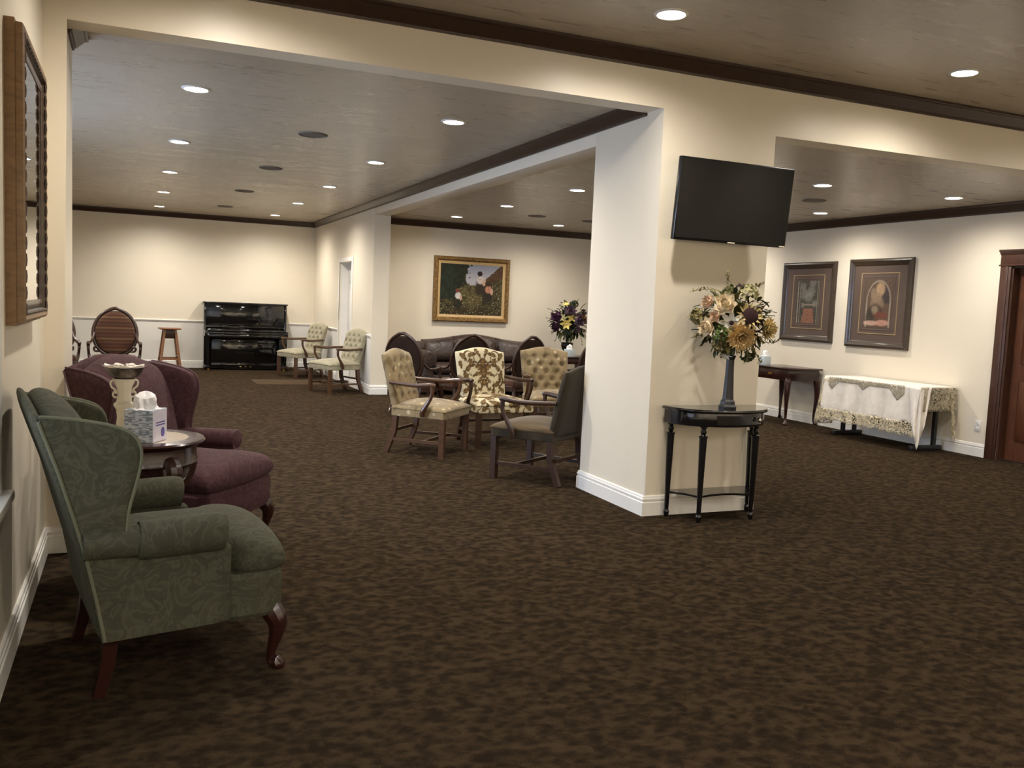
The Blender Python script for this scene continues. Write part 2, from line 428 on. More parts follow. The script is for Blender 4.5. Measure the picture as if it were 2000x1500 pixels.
pierced('wall_left', XL-T, XL, YBK-T, Y1+.002, ZA, WA0, WA1, WZ0, WZ1)
struct(MB().box(XBL-T, XJ, YH-.001, YJ, 0, ZB+.1), 'wall_jamb', M['wall'], 0)
pierced('wall_far_left', XBL-T, XBL, YJ, YF, ZB, WB0, WB1, WZ0, WZ1)
wallbox('wall_far', XBL-T, PX0+.01, YF, YF+T, 0, ZB)
wallbox('wall_back', XL-T, XR+T, YBK-T, YBK, 0, ZA)
def front_wall():      # wall end, both headers and the pillar face in one plane, soft front corners
    out = [(XBL-T, 0), (XJ, 0), (XJ, ZHB), (PX0, ZHB), (PX0, 0), (PX1, 0), (PX1, ZHD), (XR+T, ZHD), (XR+T, ZA+.1), (XBL-T, ZA+.1)]
    bm = bmesh.new(); fv = [bm.verts.new((x, Y1, z)) for x, z in out]; bv = [bm.verts.new((x, YH, z)) for x, z in out]; n = len(out)
    bm.faces.new(fv); bm.faces.new(bv[::-1])
    for i in range(n): bm.faces.new((fv[i], bv[i], bv[(i+1) % n], fv[(i+1) % n]))
    ed = [e for e in bm.edges if all(abs(v.co.y-Y1) < 1e-6 for v in e.verts) and not all(v.co.z > ZA or v.co.z < 1e-6 for v in e.verts)]
    bmesh.ops.bevel(bm, geom=ed, offset=.011, segments=3, affect='EDGES', profile=.5)
    bmesh.ops.triangulate(bm, faces=[f for f in bm.faces if len(f.verts) > 4])
    mb = MB(); bm.verts.index_update(); mb.add([tuple(v.co) for v in bm.verts], [tuple(v.index for v in f.verts) for f in bm.faces]); bm.free()
    return struct(mb, 'wall_front', M['wall'])
front_wall()
struct(MB().box(PX0, PX1, YH-.001, PY1, 0, ZB+.3), 'wall_pillar', M['wall'], 0)
struct(MB().box(PX0+.006, XW1, PY1-.01, YC2+.01, ZHC, ZB+.3, .006), 'wall_header_middle', M['wall'])
WD0, WD1, WDH = 14.16, 15.06, 2.0
pierced('wall_middle', PX0, XW1, YC2, YF, ZB+.3, WD0, WD1, 0, WDH)
wallbox('wall_sofa', XW1, XR+T, YS, YS+T, 0, ZB+.3)
DD0, DD1, DDH = 5.56, 6.46, 2.03
pierced('wall_right', XR, XR+T, YBK-T, YS, ZA, DD0, DD1, 0, DDH)
struct(MB().box(XW1, XW1+1.2, WD0-.3, WD1+.3, 0, .001), 'floor_beyond_door', M['carpet'], 0)

BASE = [(0, 0), (.018, 0), (.018, .092), (.011, .098), (.011, .104), (.016, .108), (.016, .118), (.012, .122), (.010, .134), (.004, .14), (0, .14)]
def base(name, path, closed=False): return struct(MB().molding(path, BASE, closed), name, M['trim'], 25)
base('baseboard_left', [(XJ, YJ), (XJ, Y1), (XL, Y1), (XL, YBK)])
base('baseboard_pillar', [(PX0, Y1), (PX0, PY1), (PX1, PY1), (PX1, Y1)], True)
base('baseboard_middle', [(XW1, YS), (XW1, YC2), (PX0, YC2), (PX0, WD0-.07)])
base('baseboard_far', [(PX0, WD1+.07), (PX0, YF), (XBL, YF), (XBL, YJ), (XJ, YJ)])
base('baseboard_right_front', [(XR, YBK), (XR, DD0-.12)])
base('baseboard_right', [(XR, DD1+.125), (XR, YS), (XW1, YS)])
def crownprof(h): return [(0, -h), (.012, -h), (.014, -h*.86), (.022, -h*.82), (.036, -h*.62), (.056, -h*.36), (.064, -h*.24), (.076, -h*.22), (.082, -h*.16), (.082, 0), (0, 0)]
def crown(name, path, z, h): return struct(MB().molding(path, crownprof(h), False, z), name, M['crown'], 25)
crown('trim_crown_front', [(XR, Y1), (XL, Y1), (XL, YBK)], ZA, .10)
crown('trim_crown_middle', [(PX0, YH), (PX0, YF), (XBL, YF), (XBL, YJ), (XJ, YJ), (XJ, YH)], ZB, .089)
crown('trim_crown_right', [(XR, YH), (XR, YS), (XW1, YS), (XW1, YC2+.1)], ZC, .098)
RAIL = [(0, -.028), (.010, -.028), (.014, -.018), (.012, -.012), (.024, -.006), (.026, .004), (.018, .012), (0, .012)]
ZR = .868
def rail(name, path): return struct(MB().molding(path, RAIL, False, ZR), name, M['trim'], 25)
rail('trim_chair_rail_far', [(PX0, WD1+.07), (PX0, YF), (XBL, YF), (XBL, WB1+.08)])
rail('trim_chair_rail_middle', [(PX0, YC2+.02), (PX0, WD0-.07)])
WP = [(0, .138), (.004, .138), (.004, ZR-.026), (0, ZR-.026)]
struct(MB().molding([(PX0, WD1+.07), (PX0, YF), (XBL, YF), (XBL, WB1+.08)], WP), 'trim_wainscot_far', M['wain'], 25)
struct(MB().molding([(PX0, YC2+.004), (PX0, WD0-.07)], WP), 'trim_wainscot_middle', M['wain'], 25)

# windows on the left (daylight)
def window(n, X, y0, y1, sgn=1):
    mb = MB()
    for a, b, c, d in ((y0-.08, y0, WZ0-.01, WZ1+.08), (y1, y1+.08, WZ0-.01, WZ1+.08), (y0, y1, WZ1, WZ1+.08)): mb.box(X-.01, X+.018, a, b, c, d, .004)
    root = struct(mb, 'window_%d' % n, M['trim'])
    MB().box(X-.12, X+.05, y0-.12, y1+.12, WZ0-.04, WZ0-.005, .008).build('window_sill', M['trim'], root)
    fr = MB(); ym = (y0+y1)/2; zm = (WZ0+WZ1)/2
    for a, b, c, d in ((y0, y0+.05, WZ0, WZ1), (y1-.05, y1, WZ0, WZ1), (ym-.03, ym+.03, WZ0, WZ1), (y0, y1, WZ0, WZ0+.05), (y0, y1, WZ1-.05, WZ1), (y0, y1, zm-.02, zm+.02)): fr.box(X-.10, X-.05, a, b, c, d)
    fr.build('window_frame', M['trim'], root)
    for a, b in ((y0+.05, ym-.03), (ym+.03, y1-.05)):
        for c, d in ((WZ0+.05, zm-.02), (zm+.02, WZ1-.05)): MB().box(X-.08, X-.074, a, b, c, d).build('pane', M['glass'], root)
window(1, XL, WA0, WA1); window(2, XBL, WB0, WB1)

# white door in the middle wall
mb = MB()
for a, b, c, d in ((WD0-.07, WD0, 0, WDH+.07), (WD1, WD1+.07, 0, WDH+.07), (WD0, WD1, WDH, WDH+.07)): mb.box(PX0-.018, PX0, a, b, c, d, .005)
d1 = struct(mb, 'door_1', M['trim'])
mb = MB().box(PX0+.02, PX0+.2, WD0, WD0+.012, 0, WDH).box(PX0+.02, PX0+.2, WD1-.012, WD1, 0, WDH).box(PX0+.02, PX0+.2, WD0, WD1, WDH-.012, WDH); mb.build('door_jamb', M['trim'], d1)
slab = MB().box(PX0+.13, PX0+.17, WD0+.012, WD1-.012, .01, WDH-.012).build('door_slab', M['trim'], d1)
for a, b in ((WD0+.11, WD0+.42), (WD1-.42, WD1-.11)):
    for c, d in ((.2, .72), (.86, 1.55), (1.66, 1.88)): MB().box(PX0+.122, PX0+.132, a, b, c, d, .008).build('door_panel', M['trim'], slab)
MB().box(PX0+.10, PX0+.13, WD0+.06, WD0+.115, 1.08, 1.30, .012).build('keypad_lock', M['bronze'], slab)
kb = MB().lathe([(.028, 0), (.028, .006), (.012, .01), (.012, .03), (.024, .04), (.03, .052), (.026, .066), (.012, .072), (0, .072)], 16, T=Matrix.Translation((PX0+.13, WD0+.088, .96)) @ Matrix.Rotation(R(-90), 4, 'Y')); kb.build('door_knob', M['bronze'], slab)

# dark wooden door in the right wall
mb = MB()
CW = .125
for a, b in ((DD0-CW, DD0), (DD1, DD1+CW)):
    mb.box(XR-.022, XR, a, b, 0, DDH+.005, .004).box(XR-.03, XR, a+.03, b-.03, 0, DDH, .004)
d2 = struct(mb, 'door_2', M['casing'])
MB().box(XR-.028, XR, DD0-CW, DD1+CW, DDH, DDH+.115, .004).box(XR-.036, XR, DD0-CW-.012, DD1+CW+.012, DDH-.002, DDH+.014, .004).build('door_frieze', M['casing'], d2)
MB().molding([(XR, DD0-CW-.003), (XR, DD1+CW+.003)], [(0, 0), (.03, 0), (.034, .012), (.05, .03), (.06, .036), (.06, .052), (0, .052)], z=DDH+.113).build('door_cornice', M['casing'], d2)
MB().box(XR, XR+.14, DD0, DD0+.02, 0, DDH).box(XR, XR+.14, DD1-.02, DD1, 0, DDH).box(XR, XR+.14, DD0, DD1, DDH-.02, DDH).build('door_jamb', M['casing'], d2)
slab = MB().box(XR+.085, XR+.125, DD0+.02, DD1-.02, .01, DDH-.02).build('door_slab', M['doorwood'], d2)
ym = (DD0+DD1)/2
for a, b in ((DD0+.13, ym-.05), (ym+.05, DD1-.13)):
    for c, d in ((.22, .85), (1.02, 1.86)): MB().box(XR+.074, XR+.088, a, b, c, d, .012).build('door_panel', M['doorwood'], slab)
MB().lathe([(.028, 0), (.028, .006), (.012, .01), (.012, .03), (.026, .045), (.026, .06), (0, .068)], 16, T=Matrix.Translation((XR+.085, DD0+.09, .96)) @ Matrix.Rotation(R(-90), 4, 'Y')).build('door_knob', M['brass'], slab)

# ------------------------------------------------------------------ recessed lamps and speakers
def lamp(x, y, z, watt, label, group, spread=164):
    t = thing('ceiling_light', label, 'ceiling light', (x, y, z), 0, group)
    if not lamp.trim:
        lamp.trim = MB().lathe([(.078, 0), (.098, 0), (.098, -.004), (.092, -.008), (.082, -.009), (.078, -.005), (.078, 0)], 28)
        lamp.a = lamp.trim.build('trim_ring', M['trim'], t); lamp.b = MB().lathe([(.079, -.001), (.079, -.003), (.05, -.0045), (0, -.005)], 28).build('lens', M['glow'], t)
    else:
        for o in (lamp.a, lamp.b):
            c = o.copy(); col.objects.link(c); c.parent = t
    l = bpy.data.lights.new('lamp_beam', 'SPOT'); l.energy = watt; l.color = LAMP_COL; l.spot_size = R(spread); l.spot_blend = 1.0; l.shadow_soft_size = .06
    lo = bpy.data.objects.new('lamp_beam', l); col.objects.link(lo); lo.parent = t; lo.location = (0, 0, -.03)
lamp.trim = None
for x in (.40, 2.31):
    for y in (6.75, 9.18, 11.54, 13.92, 16.3):
        lamp(x, y, ZB, SPOT_B, 'round recessed light in the ceiling of the piano room', 'recessed lights of the piano room')
for y in (9.18, 13.92): lamp(-1.5, y, ZB, SPOT_B, 'round recessed light in the ceiling of the piano room', 'recessed lights of the piano room')
for x, y in ((4.43, 8.72), (4.43, 10.7), (4.41, 12.58), (6.1, 12.6), (6.1, 10.7), (6.08, 8.72), (6.08, 6.79), (7.66, 8.56), (7.64, 6.64), (7.66, 10.6)):
    lamp(x, y, ZC, SPOT_C, 'round recessed light in the lower ceiling over the sofa area', 'recessed lights of the sofa room')
for x in (.48, 2.79, 5.10, 7.4):
    for y in (4.43, -1.0, -3.2):
        lamp(x, y, ZA, SPOT_A if y > 0 else SPOT_FILL, 'round recessed light in the high front ceiling, rear rows added as fill', 'recessed lights of the front room')  # rows behind the camera are unseen lamps added to fill the front faces
spk = [(1.445, 8.01, ZB), (1.413, 10.37, ZB), (1.407, 12.9, ZB), (1.384, 15.4, ZB), (5.26, 11.58, ZC), (6.15, 11.64, ZC), (6.8, 7.71, ZC)]
root = None
for i, (x, y, z) in enumerate(spk):
    lab, grp = ('round flush ceiling speaker in the piano room', 'speakers of the piano room') if i < 4 else ('round flush ceiling speaker in the sofa room', 'speakers of the sofa room')
    if root is None:
        root = thing('ceiling_speaker', lab, 'speaker', (x, y, z), 0, grp)
        MB().lathe([(.112, 0), (.128, 0), (.128, -.005), (.12, -.009), (.112, -.007), (.112, 0)], 28).build('rim', M['speaker'], root)
        MB().lathe([(.113, -.002), (.113, -.004), (.06, -.007), (0, -.008)], 28).build('grille', M['speaker'], root)
    else: dup(root, (x, y, z), 0, lab, grp)

# ------------------------------------------------------------------ furniture builders (local x = forward, y = to its left)
def cabriole(x, y, h, dx, dy, k=1.0):
    d = Vector((dx, dy, 0)).normalized(); P = Vector((x, y, 0))
    prof = [(-.01, h, .040), (.006, h-.03, .042), (.022, h*.72, .036), (.014, h*.5, .025), (0, h*.28, .018), (-.004, h*.14, .0155), (.006, h*.07, .019), (.02, .022, .027), (.024, .010, .029), (.022, 0, .024)]
    pts = [P+d*a*k+Vector((0, 0, z)) for a, z, r in prof]
    rad = [r*k for a, z, r in prof]
    sp = smooth_path([(*p, ) for p in pts], 2)
    rr = []
    for i in range(len(rad)-1): rr += [rad[i], (rad[i]+rad[i+1])/2]
    rr.append(rad[-1]); return MB().tube(sp, rr, 10)

def wing_chair(name, label, loc, rz, fab, pipe, sleeve):
    t = thing(name, label, 'armchair', loc, rz)
    # rear line of the back: u as a function of height
    ub = lambda z: interp([(.2, -.045), (.45, -.09), (.75, -.17), (1.06, -.275)], z)
    AF = .352                        # front of the arms
    out = [(-.03, -.325), (AF, -.338), (AF+.05, -.352), (.53, -.348), (.585, -.31), (.602, -.15), (.606, 0), (.602, .15), (.585, .31), (.53, .348), (AF+.05, .352), (AF, .338), (-.03, .325)]
    MB().prism(out, .215, .385, lambda a, b, h: (a, b, h), .018).build('seat_rail', fab, t)
    def P(s, q, side):
        e = ee(s, q, 12, .4); x = lerp(.0, .618, (q+1)/2); x += -.03*s*s if q > 0 else 0
        hw = .262+.082/(1+math.exp(-(x-AF-.06)*70)); z = .425
        return (x, s*hw, z+side*(.068 if side > 0 else .055)*e+(.055*(1-s*s)*(1-q**4) if side > 0 else 0))
    MB().lens(P, 28, 28).build('seat_cushion', fab, t)
    def Pb(s, q, side):              # inside back, softly stuffed, rolled crest
        tt = (q+1)/2; crest = .085*math.cos(s*math.pi/2)**1.1; z = .30+tt*(.655+crest)
        hw = lerp(.285, .335, tt)*(1-.06*max(0, tt-.85)/.15*s*s)
        e = ee(s, q, 7, .5); bel = .05*(1-s*s)*math.sin(tt*math.pi)
        return (ub(z)+.075+side*.074*e+(bel if side > 0 else 0), s*hw, z)
    MB().lens(Pb, 24, 28).build('backrest', fab, t)
    def Po(s, q, side):              # outside back panel
        tt = (q+1)/2; z = .21+tt*(.765+.065*math.cos(s*math.pi/2)); e = ee(s, q, 14, .4)
        return (ub(z)+.014+side*.018*e, s*lerp(.345, .36, tt), z)
    MB().lens(Po, 12, 24).build('outside_back', fab, t)
    for sg in (-1, 1):
        front = smooth_path([(.03, .575, 0), (.036, .66, 0), (.058, .75, 0), (.074, .83, 0), (.070, .885, 0), (.044, .925, 0), (-.01, .950, 0), (-.09, .968, 0), (-.17, .980, 0), (-.225, .985, 0)], 3)
        out = [(p.x, p.y) for p in front]+[(ub(z)+.012, z) for z in (.97, .9, .8, .7, .6, .56)]
        yw = lambda a, z: .336+.022*max(0, (a+.10))/.17
        wg = MB().pillow(out, .030, .030, lambda a, b, h: (a, sg*(yw(a, b)+h), b), ((1, 0), (.99, .5), (.965, .8), (.9, .96), (.6, 1), (.25, 1))).build('wing', fab, t)
        MB().tube([(p.x+.001, sg*(yw(p.x, p.y)+.022), p.y) for p in front], .006, 6).build('piping', pipe, wg)
        MB().tube([(ub(z)+.016, sg*(.362 if z < .6 else .364), z) for z in (.22, .35, .5, .65, .8, .97)], .006, 6).build('piping', pipe, wg)
        # arm: side panel reaching the back line, scroll roll, front face
        prof = [(ub(.215)+.008, .212), (AF-.005, .222), (AF, .25), (AF, .53), (AF-.02, .56), (ub(.58)+.01, .575), (ub(.4)+.008, .4)]
        arm = MB().prism(prof, .305, .364, lambda a, b, h: (a, sg*h, b), .006).build('arm_panel', fab, t)
        MB().tube([(ub(.56)+.02, sg*.345, .552), (.06, sg*.347, .552), (AF-.02, sg*.349, .556), (AF-.004, sg*.349, .556), (AF+.002, sg*.349, .556)], [.052, .056, .060, .055, .042], 16).build('arm_roll', fab, t)
        MB().box(AF-.03, AF+.035, sg*.334-.032, sg*.334+.032, .218, .51, .022, seg=3).build('arm_front', fab, arm)
        if sleeve:
            q = [(x, sg*.349, .554+.003*math.sin(x*60)) for x in (.07, .077, .16, .25, .335, AF+.006, AF+.010)]
            MB().tube(q, [.06, .066, .067, .068, .0685, .064, .05], 20).build('arm_cover', fab, t)
        cabriole(.555, sg*.30, .235, .8, sg*.6).build('leg', M['mahog'], t)
        MB().tube([(.0, sg*.29, .25), (-.015, sg*.29, .12), (-.045, sg*.29, .0)], [.026, .022, .018], square=True).build('leg', M['mahog'], t)
    return t

def open_armchair(name, label, loc, rz, fab, wood_, tuft, seatfab=None, group=None, fine=1):
    t = thing(name, label, 'armchair', loc, rz, group)
    sf = seatfab or fab
    HW, HB, D = .315, .265, .275      # half width at front and back, half depth
    def hw(x): return lerp(HB, HW, (x+D)/(2*D))
    out = [(-D, -HB), (D-.02, -HW), (D, -HW+.02), (D, HW-.02), (D-.02, HW), (-D, HB)]
    MB().prism(out, .345, .425, lambda a, b, h: (a, b, h), .008).build('seat_rail', fab, t)
    def P(s, q, side):
        x = q*D*1.02; e = ee(s, q, 8, .42)
        return (x, s*hw(x)*1.015, .42+(.035*e+.05*(1-s*s)*(1-q*q) if side > 0 else -.02*e))
    MB().lens(P, int(22*fine), int(22*fine)).build('seat', sf, t)
    xb = lambda z: -D+.03-.25*max(0, (z-.36))
    ZT = .905
    def hb(tt): return lerp(.25, .282, tt)
    rows = [(.60, 3), (.735, 4), (.86, 3)] if tuft else []
    btn = []
    for i, (z, n) in enumerate([(.52, 3), (.60, 4), (.68, 3), (.76, 4), (.845, 3)] if tuft else []):
        for k in range(n): btn.append(((k-(n-1)/2)*.128, z))
    def dimple(y, z):
        d = 0
        for by, bz in btn: d += .034*math.exp(-((y-by)**2+(z-bz)**2)/(.027**2))
        # pleats along the diagonals between the buttons
        if btn and .48 < z < .87: d += .004*(abs(math.sin((y/.128+z/.16)*math.pi))**.5+abs(math.sin((y/.128-z/.16)*math.pi))**.5-1)*-1
        return d
    def Pb(s, q, side):
        tt = (q+1)/2; crest = .048*math.cos(s*math.pi/2)**1.5; z = .36+tt*(ZT-.36+crest); y = s*hb(tt)
        e = ee(s, q, 9, .42)
        f = (.05*e+.018*(1-s*s)*math.sin(tt*math.pi)-dimple(y, z)*e) if side > 0 else -.035*e
        return (xb(z)+f, y, z)
    bk = MB().lens(Pb, 40 if tuft else int(22*fine), 48 if tuft else int(26*fine)).build('backrest', fab, t)
    for by, bz in btn:
        MB().lathe([(.009, 0), (.0085, .004), (.004, .006), (0, .0065)], 8, T=Matrix.Translation((xb(bz)+.042, by, bz)) @ Matrix.Rotation(R(90), 4, 'Y')).build('button', fab, bk)
    for sg in (-1, 1):
        MB().tube([(D-.03, sg*(HW-.03), .36), (D-.03, sg*(HW-.03), 0)], [.025, .024], square=True, up=(0, 1, 0)).build('leg', wood_, t)
        MB().tube([(-D+.035, sg*(HB-.025), .38), (-D+.02, sg*(HB-.025), .2), (-D-.055, sg*(HB-.025), 0)], [.024, .023, .021], square=True, up=(0, 1, 0)).build('leg', wood_, t)
        MB().tube([(-D-.012, sg*(HB-.022), .13), (D-.03, sg*(HW-.03), .13)], .013, square=True).build('stretcher', wood_, t)
        # arm rail and its swept post
        ar = smooth_path([(xb(.64)+.015, sg*.265, .655), (-.14, sg*.30, .648), (.0, sg*.33, .645), (.10, sg*.34, .655), (.155, sg*.337, .658), (.175, sg*.335, .645)], 3)
        n = len(ar); arm = MB().tube(ar, [lerp(.018, .021, math.sin(i/(n-1)*math.pi)) for i in range(n-3)]+[.022, .020, .012], 10).build('arm', wood_, t)
        po = smooth_path([(.150, sg*.337, .648), (.155, sg*.337, .59), (.135, sg*.334, .53), (.095, sg*.331, .465), (.06, sg*.326, .41), (.055, sg*.32, .365)], 3)
        n = len(po); MB().tube(po, [interp([(0, .019), (.45, .017), (.8, .024), (1, .021)], i/(n-1)) for i in range(n)], 10).build('arm_post', wood_, arm)
    MB().tube([(.06, -.262, .13), (.06, .262, .13)], .013, square=True).build('stretcher', wood_, t)
    MB().tube([(-D-.02, -HB+.03, .20), (-D-.02, HB-.03, .20)], .013, square=True).build('stretcher', wood_, t)
    return t

def oval_chair(name, label, loc, rz, group=None):
    t = thing(name, label, 'armchair', loc, rz, group)
    wd = M['darkwood']
    zc, ax_, az = .765, .29, .335
    lean = lambda z: -.235-.20*(z-.45)
    ring = []
    for i in range(48):
        a = 2*math.pi*i/48; y = ax_*math.cos(a)*(1-.05*math.sin(a)); z = zc+az*math.sin(a)
        if math.sin(a) > .94: z += .016*((math.sin(a)-.94)/.06)
        ring.append((y, z))
    vs = []
    bk = MB(); n = len(ring)
    for k in range(n):      # carved oval frame, round in section
        y, z = ring[k]; l = math.hypot(y, z-zc); ny, nz = y/l, (z-zc)/l
        for j in range(8):
            an = 2*math.pi*j/8; ro = .024*math.cos(an); h = .022*math.sin(an)
            vs.append((lean(z)+h, y+ny*ro, z+nz*ro))
    bk.add(vs, [(k*8+j, k*8+(j+1) % 8, ((k+1) % n)*8+(j+1) % 8, ((k+1) % n)*8+j) for k in range(n) for j in range(8)])
    fr = bk.build('back_frame', wd, t, 60)
    MB().tube(smooth_path([(lean(1.09)+.012, -.10, 1.072), (lean(1.1)+.012, -.04, 1.098), (lean(1.11)+.012, 0, 1.112), (lean(1.1)+.012, .04, 1.098), (lean(1.09)+.012, .10, 1.072)], 3), [.006, .012, .016, .018, .02, .022, .024, .022, .02, .018, .016, .012, .006], 8).build('crest_carving', wd, fr)
    inner = [(y*.93, zc+(min(z, zc+az)-zc)*.93) for y, z in ring]
    MB().pillow(inner, .045, .004, lambda a, b, h: (lean(b)+h, a, b)).build('back_pad', M['vict'], t)
    MB().pillow(inner, .004, .022, lambda a, b, h: (lean(b)+h, a, b)).build('back_panel', M['victback'], t)
    # seat with bowed front
    out = []
    for i in range(13):
        a = -1+2*i/12; out.append((.27+.05*(1-a*a), a*.30))
    out += [(.0, .315), (-.22, .24), (-.25, 0), (-.22, -.24), (0, -.315)]
    MB().prism(out, .30, .385, lambda a, b, h: (a, b, h), .01).build('seat_rail', wd, t)
    MB().pillow([(a*.985, b*.985) for a, b in out], .085, .002, lambda a, b, h: (a, b, .385+h)).build('seat', M['vict'], t)
    for sg in (-1, 1):
        cabriole(.265, sg*.265, .33, .8, sg*.6, 1.05).build('leg', wd, t)
        MB().tube([(-.2, sg*.2, .36), (-.23, sg*.21, .18), (-.31, sg*.215, 0)], [.026, .022, .018], 8).build('leg', wd, t)
        arp = smooth_path([(lean(.74), sg*.27, .76), (-.20, sg*.30, .66), (-.08, sg*.325, .625), (.06, sg*.335, .632), (.10, sg*.335, .64), (.125, sg*.335, .622), (.11, sg*.335, .602)], 3)
        n = len(arp); arm = MB().tube(arp, [interp([(0, .016), (.5, .018), (.8, .026), (1, .022)], i/(n-1)) for i in range(n)], 9).build('arm', wd, t)
        MB().tube(smooth_path([(.075, sg*.335, .62), (.10, sg*.335, .55), (.07, sg*.328, .47), (.10, sg*.312, .41), (.16, sg*.295, .36)], 3), [.02, .021, .021, .02, .018, .018, .02, .022, .024, .024, .023, .022, .022], 9).build('arm_post', wd, arm)
        sc_ = smooth_path([(lean(.5)+.0, sg*.20, .50), (lean(.5), sg*.26, .50), (lean(.5), sg*.275, .545), (lean(.5), sg*.235, .56), (lean(.5), sg*.225, .53)], 3)
        MB().tube(sc_, .016, 8).build('scroll', wd, fr)
    MB().box(-.262, -.215, -.20, .20, .36, .46, .01).build('back_rail', wd, t)
    return t

# ---- wing chairs
def local_at(px, py, rz, u, y):   # origin so that local (u,y) stands at (px,py)
    return (px-(u*math.cos(rz)-y*math.sin(rz)), py-(u*math.sin(rz)+y*math.cos(rz)), 0)
gz = R(9.5)
wing_chair('wing_chair', 'sage green wing chair with arm covers beside the window', local_at(.488, 3.325, gz, .555, -.30), gz, M['green'], M['greenpipe'], True)
pz = math.atan2(-.59, .81)
wing_chair('wing_chair', 'plum purple wing chair beyond the round side table', local_at(.715, 5.13, pz, .575, .30), pz, M['purple'], M['purplepipe'], False)

# ---- armchairs of the middle group
a1 = open_armchair('open_armchair', 'tan button-tufted armchair with tan seat, angled beside the floral one', (2.575, 7.885, 0), math.atan2(-.66, .75), M['tan'], M['legwood'], True)
fl = open_armchair('open_armchair', 'cream armchair with brown floral damask between two tan tufted chairs', (3.36, 8.24, 0), R(-85), M['damask'], M['darkwood'], False, None, None, 3.2)
LEAVES = [(0, .80, .028, .05, 0), (0, .71, .036, .06, 0), (0, .60, .028, .04, 0), (.055, .748, .055, .022, 35), (.062, .69, .055, .02, -20), (.04, .63, .05, .018, -50), (.13, .80, .05, .028, 60), (.17, .74, .04, .022, -40), (.195, .66, .06, .022, 70), (.14, .58, .06, .022, 30), (.20, .52, .05, .022, -50), (.10, .50, .05, .02, 80), (.05, .53, .03, .018, 20), (.12, .88, .05, .022, -20), (.05, .905, .045, .02, 60), (.215, .86, .05, .022, 50), (.235, .60, .035, .018, 0), (0, .47, .04, .03, 0), (.08, .43, .05, .02, 30), (.18, .43, .05, .02, -30), (.245, .78, .04, .018, 80)]
ARCS = [(.10, .735, .07), (.165, .62, .058), (.15, .86, .055), (.075, .565, .045), (.21, .48, .05), (.06, .84, .04)]
def damask(y, z):
    y = abs(y); c = lin(214, 202, 168); br, gd = lin(88, 66, 38), lin(138, 110, 66)
    for cy_, cz_, r in ARCS:
        d = math.hypot(y-cy_, z-cz_); a = math.atan2(z-cz_, y-cy_)
        if abs(d-r) < .009*(1.25-abs(math.sin(a*.5+cy_*20))) : c = br
    for cy_, cz_, ry, rz_, an in LEAVES:
        ca, sa = math.cos(R(an)), math.sin(R(an)); a_ = (y-cy_)*ca+(z-cz_)*sa; b_ = -(y-cy_)*sa+(z-cz_)*ca
        d = math.hypot(a_/ry, b_/rz_)*(1+.12*math.sin(a_*190))
        if d < 1: c = br if d > .62 or abs(b_) < .0035 else gd
    return c
for o in fl.children:
    if o.data and o.data.materials[0] == M['damask']:
        if o.name.startswith('seat_rail'):     # enough vertices to carry the woven pattern
            bm = bmesh.new(); bm.from_mesh(o.data)
            bmesh.ops.subdivide_edges(bm, edges=[e for e in bm.edges if e.calc_length() > .2], cuts=55, use_grid_fill=True)
            bmesh.ops.subdivide_edges(bm, edges=[e for e in bm.edges if .04 < e.calc_length() < .09 and abs(e.verts[0].co.z-e.verts[1].co.z) > .04], cuts=8, use_grid_fill=True)
            bm.to_mesh(o.data); bm.free()
        at = o.data.color_attributes.new('col', 'FLOAT_COLOR', 'POINT')
        for i, v in enumerate(o.data.vertices):
            x, y, z = v.co
            if o.name.startswith('backrest'): k = damask(y, z)
            elif o.name.startswith('seat_rail'): k = damask(y*.85+(.27-x)*.5, .46+(z-.34)*1.0)
            else: k = damask(y*.9, .44+(x+.28)*.82)
            at.data[i].color = (*k, 1)
dup(a1, (4.23, 8.68, 0), R(-97), 'tan button-tufted armchair facing out behind the dark striped armchair')
open_armchair('open_armchair', 'dark olive striped armchair with its back to the white pillar', (3.075, 6.535, 0), math.atan2(.81, -.56), M['brownstripe'], M['darkwood'], False, M['brownlit'])
# ---- pale sage pair by the white door
s1 = open_armchair('open_armchair', 'pale sage tufted armchair standing against the chair rail near the corner column', (2.79, 13.22, 0), math.atan2(-.32, -.95), M['sage'], M['legwood'], True)
dup(s1, (2.70, 15.75, 0), math.atan2(-.36, -.93), 'pale sage tufted armchair standing right beside the black piano')
# ---- oval-backed chairs
v1 = oval_chair('oval_back_armchair', 'carved oval-back armchair with rust striped upholstery, fully in view by the wooden stool', (-.235, 13.75, 0), R(-90))
dup(v1, (-1.03, 13.75, 0), R(-84), 'carved oval-back armchair with rust striped upholstery, half hidden by the wall end')
for x, y, a, lab in ((3.30, 10.8, 42, 'dark oval-back armchair turned to the left end of the leather sofa'),
                     (3.98, 10.85, 88, 'dark oval-back armchair directly behind the floral damask chair'),
                     (4.72, 10.85, 106, 'dark oval-back armchair behind the tan tufted chair with its back turned'),
                     (5.74, 10.8, 95, 'dark oval-back armchair in front of the table with purple flowers')):
    dup(v1, (x, y, 0), R(a), lab, None, .9)

